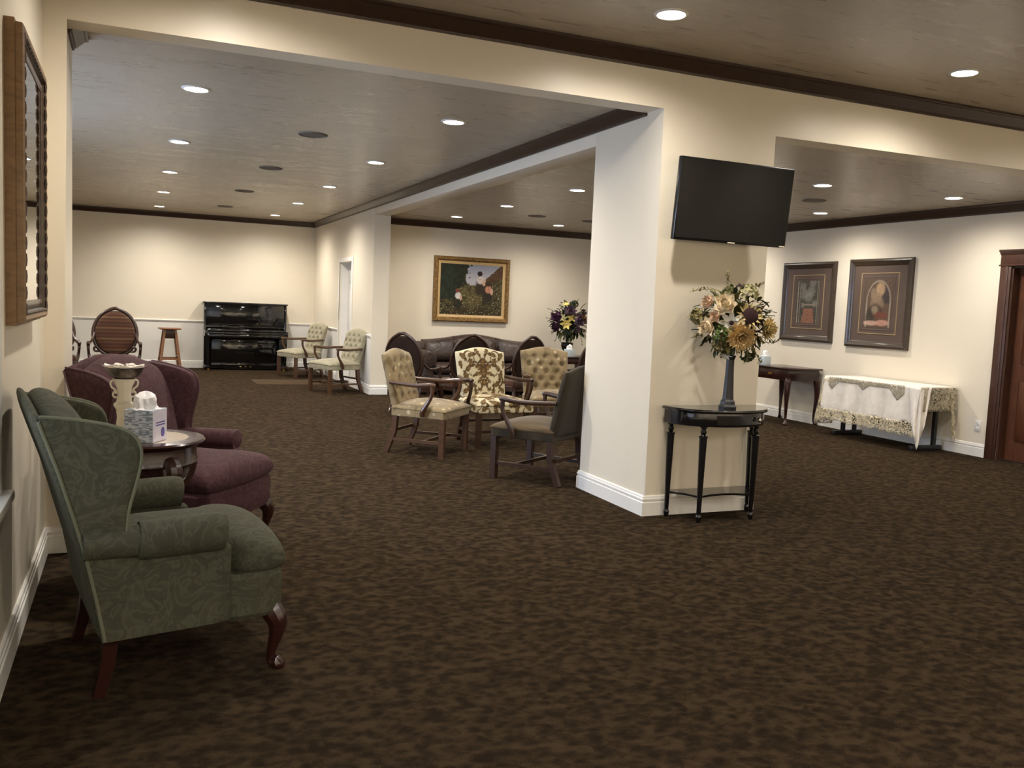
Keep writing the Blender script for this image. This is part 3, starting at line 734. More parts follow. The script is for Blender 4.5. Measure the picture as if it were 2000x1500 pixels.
# ---- leather sofa
SX0, SX1, SYF, SYB = 3.98, 6.14, 12.66, 13.52
t = thing('leather_sofa', 'brown leather camelback sofa under the gold framed painting', 'sofa', ((SX0+SX1)/2, (SYF+SYB)/2, 0))
L = SX1-SX0; hl = L/2; yf, yb = -.43, .43
MB().box(-hl+.04, hl-.04, yf+.05, yb, .07, .32, .03, seg=3).build('base', M['leather'], t)
top = lambda x: .80+.09*math.exp(-(x/.5)**2)-.02*abs(x)/hl
MB().lens(lambda s, q, side: (s*(hl-.06), yb-.13+side*-.12*ee(s, q, 12, .4), .20+(q+1)/2*(top(s*(hl-.06))-.20)), 36, 14).build('back_frame', M['leather'], t)
xs = [-hl+.2, -.36, .36, hl-.2]
for i in range(3):
    a, b = xs[i], xs[i+1]
    def Pq(s, q, side, a=a, b=b):
        x = lerp(a, b, (s+1)/2); e = ee(s, q, 5, .5); z = .46+(q+1)/2*(top(x)+.025-.46)
        return (x, yb-.2+(-.16*e-.05*(1-q*q) if side > 0 else .05*e)+.10*(q+1)/2, z)
    MB().lens(Pq, 18, 18).build('back_cushion', M['leather'], t)
    def Ps(s, q, side, a=a, b=b):
        x = lerp(a, b, (s+1)/2); e = ee(s, q, 7, .45); y = lerp(yf, yb-.25, (q+1)/2)
        return (x, y, .385+(.075*e+.025*(1-s*s)*(1-q*q) if side > 0 else -.075*e))
    MB().lens(Ps, 16, 16).build('seat_cushion', M['leather'], t)
for sg in (-1, 1):
    x = sg*(hl-.12)
    MB().box(x-.10, x+.10, yf+.04, yb-.02, .07, .52, .05, seg=3).build('arm', M['leather'], t)
    MB().tube([(x+sg*.01, yb-.08, .56), (x+sg*.01, 0, .55), (x+sg*.01, yf+.03, .54), (x+sg*.01, yf, .54), (x+sg*.01, yf-.006, .54)], [.12, .125, .13, .11, .05], 16).build('arm_roll', M['leather'], t)
    for y in (yf+.1, yb-.08): MB().lathe([(.03, 0), (.035, .05), (.03, .075)], 12, (sg*(hl-.14), y, 0)).build('foot', M['darkwood'], t)

# ---- upright piano
t = thing('upright_piano', 'glossy black upright piano against the far wall', 'piano', (1.925, 17.1, 0))
hw_, yb, yfr = .735, .27, -.04
for sg in (-1, 1):
    x = sg*hw_; MB().box(min(x, x-sg*.035), max(x, x-sg*.035), yfr-.02, yb, .03, 1.215, .004).build('case_side', M['piano'], t)
    MB().box(min(x, x-sg*.05), max(x, x-sg*.05), -.31, yfr, .62, .73, .008).build('key_cheek', M['piano'], t)
    MB().tube([(sg*(hw_-.05), -.27, .63), (sg*(hw_-.05), -.27, .10)], [.03, .024], square=True, up=(0, 1, 0)).build('leg', M['piano'], t)
    MB().box(sg*(hw_-.05)-.045, sg*(hw_-.05)+.045, -.32, -.0, .04, .10, .006).build('toe_block', M['piano'], t)
    for y in (-.28, .22): MB().lathe([(.026, 0), (.026, .04), (.012, .045)], 12, (sg*(hw_-.07), y, 0)).build('caster', M['brass'], t)
MB().box(-hw_-.02, hw_+.02, yfr-.035, yb+.01, 1.212, 1.24, .005).build('lid', M['piano'], t)
MB().box(-hw_+.035, hw_-.035, yfr, yfr+.03, .80, 1.20, .004).build('upper_panel', M['piano'], t)
MB().box(-hw_+.035, hw_-.035, yfr-.012, yfr+.01, .792, .80, .002).build('hinge_strip', M['silver'], t)
MB().box(-hw_+.05, hw_-.05, -.30, yfr+.02, .70, .755, .012).build('fallboard', M['piano'], t)
MB().box(-hw_+.03, hw_-.03, -.30, yfr+.02, .60, .66, .006).build('keybed', M['piano'], t)
MB().box(-hw_+.05, hw_-.05, -.295, -.275, .655, .705, .003).build('key_slip', M['piano'], t)
MB().box(-hw_+.035, hw_-.035, yfr, yfr+.03, .12, .60, .004).build('lower_panel', M['piano'], t)
MB().box(-.40, .40, yfr-.03, yfr+.01, .50, .515, .004).build('panel_ledge', M['piano'], t)
MB().box(-hw_+.035, hw_-.035, yfr-.01, yb-.02, .035, .125, .004).build('bottom_board', M['piano'], t)
MB().box(-hw_+.035, hw_-.035, yb-.05, yb-.01, .1, 1.2).build('back_panel', M['piano'], t)
for x in (-.09, 0, .09): MB().box(x-.02, x+.02, yfr-.10, yfr+.01, .052, .066, .005).build('pedal', M['brass'], t)

# ---- wooden stool
t = thing('bar_stool', 'tall honey wood stool with splayed legs beside the piano', 'stool', (.60, 16.9, 0), R(6))
MB().lens(lambda s, q, side: (s*.185, q*.13, .735+side*.02*ee(s, q, 10, .4)-.006*(1-s*s)*(side > 0)), 14, 10).build('seat', M['honey'], t)
MB().box(-.10, .10, -.085, .085, .56, .72, .006).build('apron', M['darkwood'], t)
for sx in (-1, 1):
    for sy in (-1, 1): MB().tube([(sx*.09, sy*.075, .715), (sx*.175, sy*.15, 0)], [.019, .018], square=True).build('leg', M['honey'], t)
    MB().tube([(sx*.143, -.125, .245), (sx*.143, .125, .245)], .013, square=True).build('stretcher', M['honey'], t)
for sy in (-1, 1): MB().tube([(-.147, sy*.128, .20), (.147, sy*.128, .20)], .016, square=True).build('stretcher', M['honey'], t)

# ---- floor plate outlined in the carpet
t = thing('floor_hatch', 'thin carpeted floor plate in front of the pale sage chairs', 'floor plate', (2.3, 14.65, 0))
MB().box(-.5, .5, -.45, .45, 0, .006, .002).build('plate', M['rug'], t)
MB().molding([(-.5, -.45), (-.5, .45), (.5, .45), (.5, -.45)], [(0, 0), (.008, 0), (.008, .0075), (0, .0075)], True).build('edge_strip', M['welt'], t)

# ---- round side table
TX, TY, TZ = .03, 4.38, .725
t = thing('side_table', 'round mahogany side table with marble inset between the wing chairs', 'table', (TX, TY, 0))
MB().lathe([(.215, TZ-.028), (.262, TZ-.028), (.282, TZ-.018), (.288, TZ-.01), (.282, TZ-.002), (.262, TZ), (.215, TZ), (.215, TZ-.028)], 48).build('table_top', M['mahog'], t)
MB().lathe([(.216, TZ-.02), (.216, TZ-.003), (.214, TZ-.0015), (0, TZ-.0015)], 48).build('marble_inset', M['marble'], t)
MB().lathe([(.20, TZ-.115), (.248, TZ-.115), (.255, TZ-.108), (.250, TZ-.10), (.250, TZ-.034), (.256, TZ-.027), (.20, TZ-.027)], 48).build('apron', M['mahog'], t)
for k in range(4):
    a = R(-58+90*k); d = Vector((math.cos(a), math.sin(a), 0))
    pr = [(.235, .635), (.262, .60), (.25, .53), (.19, .45), (.155, .38), (.165, .30), (.205, .21), (.225, .13), (.215, .06), (.225, .02), (.24, .0)]
    sp = smooth_path([tuple(d*r+Vector((0, 0, z))) for r, z in pr], 3); n = len(sp)
    MB().tube(sp, [interp([(0, .042), (.15, .04), (.4, .03), (.7, .022), (.88, .017), (.95, .026), (1, .022)], i/(n-1)) for i in range(n)], 10).build('leg', M['mahog'], t)
MB().lathe([(.0, .365), (.17, .365), (.185, .372), (.185, .382), (.17, .39), (0, .39)], 36).build('shelf', M['mahog'], t)
# tissue box and tuft
def m_box(name, c1, c2, c3):
    m = NT(name, .5); sep = m.n('ShaderNodeSeparateXYZ'); m.l(m.tc.outputs['Object'], sep.inputs[0])
    g = m.math('SNAP', sep.outputs[2], .004); colm = m.math('SNAP', m.math('ADD', sep.outputs[0], sep.outputs[1]), .016)
    comb = m.n('ShaderNodeCombineXYZ'); m.l(g, comb.inputs[0]); m.l(colm, comb.inputs[1])
    wn = m.n('ShaderNodeTexWhiteNoise', noise_dimensions='2D'); m.l(comb.outputs[0], wn.inputs[0])
    m.base(m.mix(m.math('MULTIPLY', m.math('GREATER_THAN', wn.outputs[0], .45), .8), c1, c2)); return m.m
M['boxprint'] = m_box('tissue_box_print', lin(196, 202, 212), lin(104, 120, 138), None)
M['boxlav'] = plain('tissue_box_lavender', lin(212, 208, 224), .5, var=.1, scale=14)
M['boxblue'] = plain('tissue_box_blue', lin(90, 84, 150), .5, var=.05)
M['boxpale'] = plain('tissue_box_pale', lin(192, 204, 208), .5, var=.06)
def tissue_box(label, loc, rz, w_, h, m1, m2, oval):
    t = thing('tissue_box', label, 'tissue box', loc, rz)
    MB().box(-w_, w_, -w_, w_, 0, h, .002).build('carton', m1, t)
    if m2:
        f = MB().box(w_-.0005, w_+.0008, -w_+.002, w_-.002, .002, h-.002).build('printed_side', m2, t)
        if oval:
            MB().lathe([(.022, 0), (.022, .0008), (0, .0008)], 20, T=Matrix.Translation((w_+.0007, w_-.04, h*.28)) @ Matrix.Rotation(R(90), 4, 'Y') @ Matrix.Scale(.8, 4, (0, 1, 0))).build('printed_oval', M['boxblue'], f)
            for z in (.5, .58): MB().box(w_+.0005, w_+.0012, -w_+.03, w_-.02, h*z, h*z+.006).build('printed_line', M['boxblue'], f)
    # crumpled tissue tuft
    k = w_*.62
    def P(u, v):
        a = 2*math.pi*u; z = v; fold = 1+.20*math.sin(3*a+1+v*1.5)+.15*abs(math.sin(4*a+v*4))-.08*math.sin(9*a)
        r = interp([(0, 1.2), (.15, 1.0), (.5, 1.0), (.75, .9), (.92, .55), (1, .02)], v)*fold
        return (k*r*math.cos(a)*.9, k*r*math.sin(a)*1.1, h-.002+z*.075*(1+.25*math.sin(2*a+.6)*(1-v*.6)))
    MB().grid(P, 40, 12, True).build('tissue', M['tissue'], t, 28)
    return t
tissue_box('tissue box with barcode print and lavender side on the round side table', (.055, 4.27, TZ), R(-28), .066, .145, M['boxprint'], M['boxlav'], True)
# ornate candle-stand with bowl
t = thing('pedestal_bowl', 'ivory pedestal with curled handles holding a silver bowl of petals', 'ornament', (-.035, 4.46, TZ), R(20))
MB().lathe([(.055, 0), (.055, .012), (.045, .02), (.036, .04), (.031, .08), (.034, .115), (.046, .135), (.046, .145), (.034, .155), (.029, .19), (.034, .225), (.046, .25), (.05, .262)], 8, ph=R(22.5)).build('pedestal', M['ivory'], t, 20)
for sg in (-1, 1):
    hp = smooth_path([(sg*.028, 0, .178), (sg*.042, 0, .176), (sg*.052, 0, .188), (sg*.045, 0, .202), (sg*.037, 0, .194), (sg*.042, 0, .212), (sg*.058, 0, .226), (sg*.062, 0, .246), (sg*.05, 0, .256), (sg*.04, 0, .248)], 3)
    MB().tube(hp, .0045, 7).build('handle', M['ivory'], t)
bw = MB().lathe([(.02, .258), (.04, .262), (.062, .275), (.078, .298), (.086, .318), (.082, .318), (.073, .30), (.055, .28), (0, .272)], 28).build('bowl', M['silver'], t)
rim = MB().grid(lambda u, v: ((.085+.008*math.sin(u*2*math.pi*9)*v+.006*v)*math.cos(2*math.pi*u), (.085+.008*math.sin(u*2*math.pi*9)*v+.006*v)*math.sin(2*math.pi*u), .316+.008*v+.004*math.sin(u*2*math.pi*9)*v), 72, 2, True).build('bowl_rim', M['petalwhite'], bw)
mb = MB()
for i in range(46):
    a = random.uniform(0, 6.28); r = .075*math.sqrt(random.random()); z = .312+.016*random.random()*(1.2-r/.08)
    Tm = Matrix.Translation((r*math.cos(a), r*math.sin(a), z)) @ Matrix.Rotation(random.uniform(0, 6.28), 4, 'Z') @ Matrix.Rotation(random.uniform(-.9, .9), 4, 'X')
    mb.add([(-.014, 0, 0), (0, -.008, .002), (.016, 0, .006), (0, .008, .002)], [(0, 1, 2, 3)], Tm)
pt = mb.build('petals', M['petalwhite'], t, 0, fixn=False); pt['kind'] = 'stuff'
MB().lathe([(.0, .30), (.07, .302), (.076, .306), (.05, .314), (0, .318)], 20).build('petal_bed', M['petalwhite'], t)

# ---- framed things: local x to the right, front towards -y, wall at y = 0
def frame_loop(w_, h, prof):   # prof: (inset, depth) from outside in
    k = len(prof); vs = []
    for cx, cz in ((-1, -1), (1, -1), (1, 1), (-1, 1)):
        for i, d in prof: vs.append((cx*(w_/2-i), -d, cz*(h/2-i)))
    return vs, k
def frame_parts(t, name, w_, h, prof, m):   # four mitred rails
    vs, k = frame_loop(w_, h, prof)
    for c in range(4):
        mb = MB(); n = (c+1) % 4
        mb.add(vs[c*k:(c+1)*k]+vs[n*k:(n+1)*k], [(j, j+1, k+j+1, k+j) for j in range(k-1)]+[(k-1, 0, k, 2*k-1), tuple(range(k)), tuple(range(2*k-1, k-1, -1))])
        mb.build(name, m, t, 30)
def canvas(t, name, w_, h, d, fn, nx=90, nz=80):
    vs, fs, cs = [], [], []
    for j in range(nz+1):
        for i in range(nx+1):
            u, v = i/nx, j/nz; vs.append(((u-.5)*w_, -d, (v-.5)*h)); cs.append(fn(u, v))
    for j in range(nz):
        for i in range(nx): a = j*(nx+1)+i; fs.append((a, a+1, a+nx+2, a+nx+1))
    k = len(vs)
    vs += [(-w_/2, -.002, -h/2), (w_/2, -.002, -h/2), (w_/2, -.002, h/2), (-w_/2, -.002, h/2)]; cs += [(.02, .02, .02)]*4
    fs += [(k, k+3, k+2, k+1)]
    me = bpy.data.meshes.new(name); me.from_pydata(vs, [], fs); me.materials.append(M['paint'])
    at = me.color_attributes.new('col', 'FLOAT_COLOR', 'POINT')
    for i, c in enumerate(cs): at.data[i].color = (*c, 1)
    o = bpy.data.objects.new(name, me); col.objects.link(o); o.parent = t; return o
from mathutils import noise as mnoise
def nz_(u, v, s, k=0, oc=3): return .5+.5*mnoise.fractal(Vector((u*s, v*s, k)), .8, 2, oc)
def mixc(a, b, t): t = max(0, min(1, t)); return tuple(x+(y-x)*t for x, y in zip(a, b))
def blob(u, v, cu, cv, ru, rv, soft=.35): 
    d = math.hypot((u-cu)/ru, (v-cv)/rv); return max(0, min(1, (1+soft-d)/soft)) if d > 1-soft else 1
def hillside(u, v):
    n = nz_(u, v, 14, 1); n2 = nz_(u, v, 30, 5)
    c = mixc(lin(40, 37, 24), lin(92, 82, 48), n*1.5-.3+.5*blob(u, v, .48, .42, .14, .2, .9))
    c = mixc(c, lin(46, 36, 22), max(0, (.28-v)*2.5)+.4*(n2 > .62))
    if nz_(u, v, 40, 9) > .74: c = mixc(c, lin(190, 180, 140), .6)
    edge = .62+.16*max(0, u-.68)/.32*1.6+.03*math.sin(u*21)+.05*(n-.5)
    sky = mixc(lin(176, 172, 178), lin(130, 134, 150), (v-.7)*3)
    if v > edge and u > .40: c = sky
    if v > .60+.5*max(0, (u-.70)) and u > .72 and v < .72+(u-.72)*1.1+.05*(n-.5): c = mixc(lin(64, 42, 26), lin(92, 66, 40), n)
    tree = mixc(lin(20, 24, 18), lin(44, 46, 30), n)
    if u < .40+.10*(n-.5)*2 + .08*max(0, v-.75)*4 and v > .55-.25*(u < .3)+.1*(n2-.5)+.2*max(0, u-.3): c = tree
    if u < .28 and v > .28+.1*n: c = mixc(tree, lin(40, 58, 46), .5*(nz_(u, v*.2, 30, 3) > .55))
    return c
def fig(c, u, v, cu, cv, s, shirt, skirt, hair, bend=0):
    c = mixc(c, skirt, .85*blob(u, v, cu, cv-.10*s, .05*s*(1+.9*(cv-v)), .12*s, .6))
    c = mixc(c, mixc(shirt, tuple(x*.45 for x in shirt), nz_(u, v, 34, 8)*1.3-.35), blob(u+.012*(nz_(u, v, 40, 2)-.5), v, cu+bend*.02, cv+.02*s, .044*s, .062*s, .3))
    if blob(u, v, cu+.045*s+bend*.03, cv-.02*s, .018*s, .055*s, .25) > .5: c = lin(196, 160, 136)
    if blob(u, v, cu-.012*s+bend*.03, cv+.125*s, .030*s, .040*s, .25) > .5: c = hair
    return c
def pastoral(u, v):
    c = hillside(u, v)
    c = fig(c, u, v, .64, .68, 1.15, lin(212, 200, 190), lin(44, 34, 30), lin(40, 28, 24))
    c = fig(c, u, v, .76, .50, 1.05, lin(196, 140, 110), lin(38, 32, 30), lin(60, 40, 28), .6)
    c = fig(c, u, v, .29, .36, .92, lin(220, 214, 204), lin(30, 28, 24), lin(120, 62, 44))
    return c
t = thing('painting', 'gold framed oil painting of figures on a flowering hillside', 'painting', (5.06, YS, 1.625))
PW, PH = 1.305, 1.045
frame_parts(t, 'frame_rail', PW, PH, [(0, 0), (0, .045), (.018, .062), (.05, .058), (.062, .04), (.075, .035), (.075, 0)], M['gold'])
frame_parts(t, 'liner_rail', PW-.146, PH-.146, [(0, .002), (0, .034), (.006, .036), (.042, .022), (.044, .002)], M['liner'])
canvas(t, 'canvas', PW-.22, PH-.22, .02, pastoral, 110, 90)
def garden(u, v):
    n = nz_(u, v, 22, 2); c = mixc(lin(44, 42, 36), lin(98, 92, 80), n*1.3-.2)
    for cu, cv, r in ((.28, .86, .09), (.7, .95, .1), (.55, .62, .12), (.35, .68, .12), (.82, .46, .08), (.3, .42, .06), (.65, .75, .12)):
        b = blob(u, v, cu, cv, r, r*.7, .8); c = mixc(c, lin(150, 144, 134), b*nz_(u, v, 50, 7)*.9)
    if abs(v-.44) < .02 and .3 < u < .85: c = lin(140, 128, 110)
    if v < .34 and .36-.34*(.34-v) < u < .76+.12*(.34-v)*2: c = mixc(lin(120, 82, 64), lin(148, 104, 84), nz_(u, v, 18, 4)+.3*(v > .3))
    for x in (.06, .16, .93, 1.0):
        if abs(u-x) < .016: c = lin(158, 148, 132)
    return c
def arch(u, v):
    n = nz_(u, v, 20, 11); c = mixc(lin(78, 62, 50), lin(108, 88, 74), n)
    d = math.hypot((u-.5)/.44, (v-.55)/.43)
    if v > .5 and .93 < d < 1.03: c = mixc(lin(150, 140, 126), c, .3)
    if v <= .5 and abs(abs(u-.5)-.43) < .02: c = lin(146, 136, 122)
    if d < .9 and u > .62 and v > .5: c = mixc(c, lin(52, 52, 54), .7)
    for cu, cv, ru, rv, k in ((.55, .80, .13, .11, (186, 156, 120)), (.42, .64, .16, .08, (150, 126, 102)), (.45, .5, .2, .12, (140, 118, 96)), (.4, .34, .22, .12, (58, 50, 44)), (.38, .36, .1, .07, (150, 132, 110)), (.2, .2, .12, .14, (60, 56, 50)), (.62, .26, .2, .06, (120, 66, 54)), (.25, .09, .22, .04, (206, 168, 148)), (.68, .1, .2, .05, (196, 148, 128)), (.3, .72, .08, .08, (140, 120, 100))):
        b = blob(u, v, cu, cv, ru, rv, .5); c = mixc(c, lin(*k), b*(.35+.75*nz_(u, v, 26, cu*9)))
    return c
for (y0, y1, z0, z1, fn, lab) in ((8.945, 9.945, 1.09, 2.148, garden, 'dark framed print of a garden path beside the wall corner'),
                                  (7.71, 8.705, 1.07, 2.16, arch, 'dark framed print with an arch above the lace covered table')):
    w_, h = y1-y0, z1-z0
    t = thing('framed_print', lab, 'picture', (XR, (y0+y1)/2, (z0+z1)/2), R(-90))
    frame_parts(t, 'frame_rail', w_, h, [(0, 0), (0, .03), (.012, .042), (.03, .046), (.05, .036), (.062, .034), (.085, .018), (.085, 0)], M['pframe'])
    MB().box(-w_/2+.08, w_/2-.08, -.016, -.004, -h/2+.08, h/2-.08).build('mat_board', M['pmat'], t)
    frame_parts(t, 'fillet', w_*.60, h*.685, [(0, .016), (.003, .021), (.008, .021), (.011, .016)], M['gilt'])
    frame_parts(t, 'mat_bevel', w_*.50, h*.60, [(0, .016), (.004, .019), (.012, .019), (.016, .016)], M['pmat'])
    canvas(t, 'print', w_*.43, h*.535, .0185, fn, 56, 80)

# ---- mirror on the left wall
my0, my1, mz0, mz1 = 3.655, 4.575, 1.25, 2.335
w_, h = my1-my0, mz1-mz0
t = thing('wall_mirror', 'thick beaded wooden framed mirror on the wall over the green chair', 'mirror', (XL, (my0+my1)/2, (mz0+mz1)/2), R(90))
frame_parts(t, 'frame_side', w_, h, [(0, 0), (0, .034), (.006, .036), (.010, .036), (.012, .058), (.022, .064), (.036, .06), (.036, 0)], M['pine'])
frame_parts(t, 'frame_rail', w_-.07, h-.07, [(0, .001), (0, .060), (.010, .062), (.018, .046), (.034, .05), (.042, .05), (.055, .046), (.055, .001)], M['beadwood'])
for sx in (-1, 1):
    for k in range(17):
        z = -h/2+.06+k*(h-.12)/16; MB().lathe([(0, -.026), (.005, -.022), (.007, 0), (.005, .022), (0, .026)], 8, (sx*(w_/2-.044), -.0605, z)).build('bead', M['beadwood'], t)
for sz in (-1, 1):
    for k in range(14):
        x = -w_/2+.075+k*(w_-.15)/13; MB().lathe([(0, -.026), (.005, -.022), (.007, 0), (.005, .022), (0, .026)], 8, T=Matrix.Translation((x, -.0605, sz*(h/2-.044))) @ Matrix.Rotation(R(90), 4, 'Y')).build('bead', M['beadwood'], t)
MB().box(-w_/2+.085, w_/2-.085, -.044, -.002, -h/2+.085, h/2-.085).build('mirror_glass', M['mirror'], t, 0)

# ---- television on the pillar
t = thing('television', 'black flat screen television mounted on the pillar', 'television', (3.715, 4.985, 2.148), 0, None, R(5.5))
MB().box(-.460, .460, -.018, .02, -.268, .268, .006).build('bezel', M['bezel'], t)
MB().box(-.450, .450, -.0205, -.016, -.250, .258).build('screen', M['screen'], t, 0)
MB().box(-.30, .30, .018, .05, -.2, .2, .01).build('rear_housing', M['bezel'], t)
MB().box(-.03, .03, -.0215, -.018, -.264, -.259).build('reflection_strip', M['chrome'], t)  # reflection on the lower bezel, built as a bright strip
MB().box(.405, .45, -.0215, -.018, -.263, -.256).build('logo_badge', M['chrome'], t)
MB().box(.458, .464, -.01, .01, .11, .15).build('side_port', M['chrome'], t)
mt = MB().box(-.12, .12, .05, .062, -.12, .12).build('wall_bracket', M['metalblack'], t)
MB().tube([(0, .06, 0), (0, .16, .0)], .03, 10).build('bracket_arm', M['metalblack'], mt)

# ---- half-moon console at the pillar
HX, HY, HZ = 3.72, 5.112, .768
t = thing('demilune_table', 'black half-moon console table with shelf against the pillar', 'table', (HX, HY, 0))
def demi(w_, d, n=40, bow=True):
    o = []
    for i in range(n+1):
        a = math.pi*i/n; x = -w_*math.cos(a); y = -d*math.sin(a)**.8
        o.append((x, y))
    return o
MB().prism(demi(.395, .345), HZ-.022, HZ, lambda a, b, h: (a, b, h), .007).build('table_top', M['black'], t)
MB().prism(demi(.375, .315), HZ-.115, HZ-.02, lambda a, b, h: (a, b, h), .003).build('apron', M['black'], t)
dr = MB().grid(lambda u, v: ((lambda a: (-.378*math.cos(a), -.318*math.sin(a)**.8, HZ-.10+v*.062))(lerp(R(66), R(128), u))), 16, 1).build('drawer_front', M['black'], t)
MB().lathe([(.006, 0), (.006, .012), (.016, .02), (.016, .03), (.008, .036), (0, .036)], 12, T=Matrix.Translation((.17, -.288, HZ-.068)) @ Matrix.Rotation(R(90), 4, 'X') @ Matrix.Rotation(R(28), 4, 'Y')).build('knob', M['chrome'], dr)
legs = [(-.335, -.03), (-.215, -.238), (.205, -.25), (.345, -.03)]
for x, y in legs:
    MB().lathe([(.024, HZ-.115), (.026, HZ-.12), (.014, HZ-.135), (.021, HZ-.155), (.014, HZ-.175), (.018, HZ-.18), (.031, HZ-.182), (.031, HZ-.192), (.0265, HZ-.195), (.0245, HZ-.30), (.0155, .06), (.013, .055), (.018, .045), (.020, .03), (.016, .012), (.011, 0)], 16, (x, y, 0)).build('leg', M['black'], t)
MB().prism([(-.335, -.002), (-.335, -.04), (-.26, -.125), (-.215, -.24), (-.11, -.205), (0, -.19), (.10, -.205), (.205, -.252), (.26, -.125), (.345, -.04), (.345, -.002)], .165, .18, lambda a, b, h: (a, b, h), .003).build('shelf', M['black'], t)
# column vase
VX, VY = 3.715, 4.915
t = thing('column_vase', 'tall charcoal fluted column vase on the black half-moon table', 'vase', (VX, VY, HZ), R(10))
MB().lathe([(.062, 0), (.064, .012), (.060, .02), (.052, .028), (.050, .05), (.040, .062)], 8, ph=R(22.5)).build('foot', M['vase'], t, 20)
MB().lathe([(.040, .06), (.037, .10), (.030, .24), (.028, .33), (.034, .345), (.04, .36), (.03, .362), (.024, .35), (0, .34)], 8, ph=R(22.5)).build('shaft', M['vase'], t, 20)

# ---- flowers
def petal(l, w_, cup=.3, tip=.5, n=4):
    vs, fs = [], []
    for i in range(n+1):
        t_ = i/n; ww = w_*math.sin(math.pi*(.12+.88*t_**tip))**.7 if i < n else w_*.08
        z = cup*l*t_*t_
        for s in (-1, 0, 1): vs.append((l*t_, s*ww/2, z+(.12*w_ if s else 0)))
    for i in range(n):
        for s in range(2): a = i*3+s; fs.append((a, a+1, a+4, a+3))
    return vs, fs
def blossom(kind, r):
    mb = MB()
    def ring(n, l, w_, cup, tilt, z=0, tip=.6, ph=0, jit=.15):
        for k in range(n):
            a = 2*math.pi*k/n+ph+random.uniform(-jit, jit)
            vs, fs = petal(l*random.uniform(.9, 1.08), w_, cup, tip)
            mb.add(vs, fs, Matrix.Translation((0, 0, z)) @ Matrix.Rotation(a, 4, 'Z') @ Matrix.Rotation(-tilt+random.uniform(-jit, jit), 4, 'Y'))
    if kind == 'peony':
        mb.lathe([(0, -.1*r), (.5*r, 0), (.55*r, .3*r), (.35*r, .5*r), (0, .55*r)], 10)
        ring(7, r, .9*r, .25, .15); ring(7, .9*r, .8*r, .3, .55, .05*r, ph=.4); ring(6, .75*r, .7*r, .35, .95, .12*r); ring(5, .55*r, .5*r, .4, 1.2, .2*r, ph=.3); ring(4, .4*r, .4*r, .4, 1.35, .3*r)
    elif kind == 'dahlia':
        mb.lathe([(0, -.1*r), (.5*r, 0), (.45*r, .3*r), (0, .45*r)], 10)
        for i, (n, l, ti) in enumerate(((18, 1, .05), (18, .95, .3), (16, .86, .55), (13, .72, .82), (10, .55, 1.08), (7, .4, 1.3))): ring(n, l*r, .36*r, .2, ti, .05*r*i, .9, i*.2, .08)
    elif kind == 'daisy': ring(8, r, .36*r, .08, .12, 0, 1.0, 0, .1)
    elif kind == 'lily': ring(6, r, .5*r, -.12, .5, 0, .8, 0, .1)
    elif kind == 'sun': ring(15, r, .24*r, .05, .15, 0, .9); ring(13, .9*r, .2*r, .05, .35, .02, .9, .2)
    elif kind == 'cluster':
        for i in range(26):
            d = Vector((random.gauss(0, 1), random.gauss(0, 1), abs(random.gauss(0, 1)))).normalized()*r*.8
            for k in range(4):
                vs, fs = petal(.42*r, .34*r, .2, .7, 2); mb.add(vs, fs, Matrix.Translation(d) @ d.to_track_quat('Z', 'Y').to_matrix().to_4x4() @ Matrix.Rotation(k*1.57+i, 4, 'Z') @ Matrix.Rotation(-.2, 4, 'Y'))
    return mb
def leafmesh(l, w_):
    vs, fs = [], []
    for i in range(6):
        t_ = i/5; ww = w_*math.sin(math.pi*min(1, t_*.93+.05))**.8/2
        for s in (-1, 0, 1): vs.append((l*t_, s*ww, -.25*l*t_*t_+(.18*w_ if s else 0)))
    for i in range(5):
        for s in range(2): a = i*3+s; fs.append((a, a+1, a+4, a+3))
    return MB().add(vs, fs)
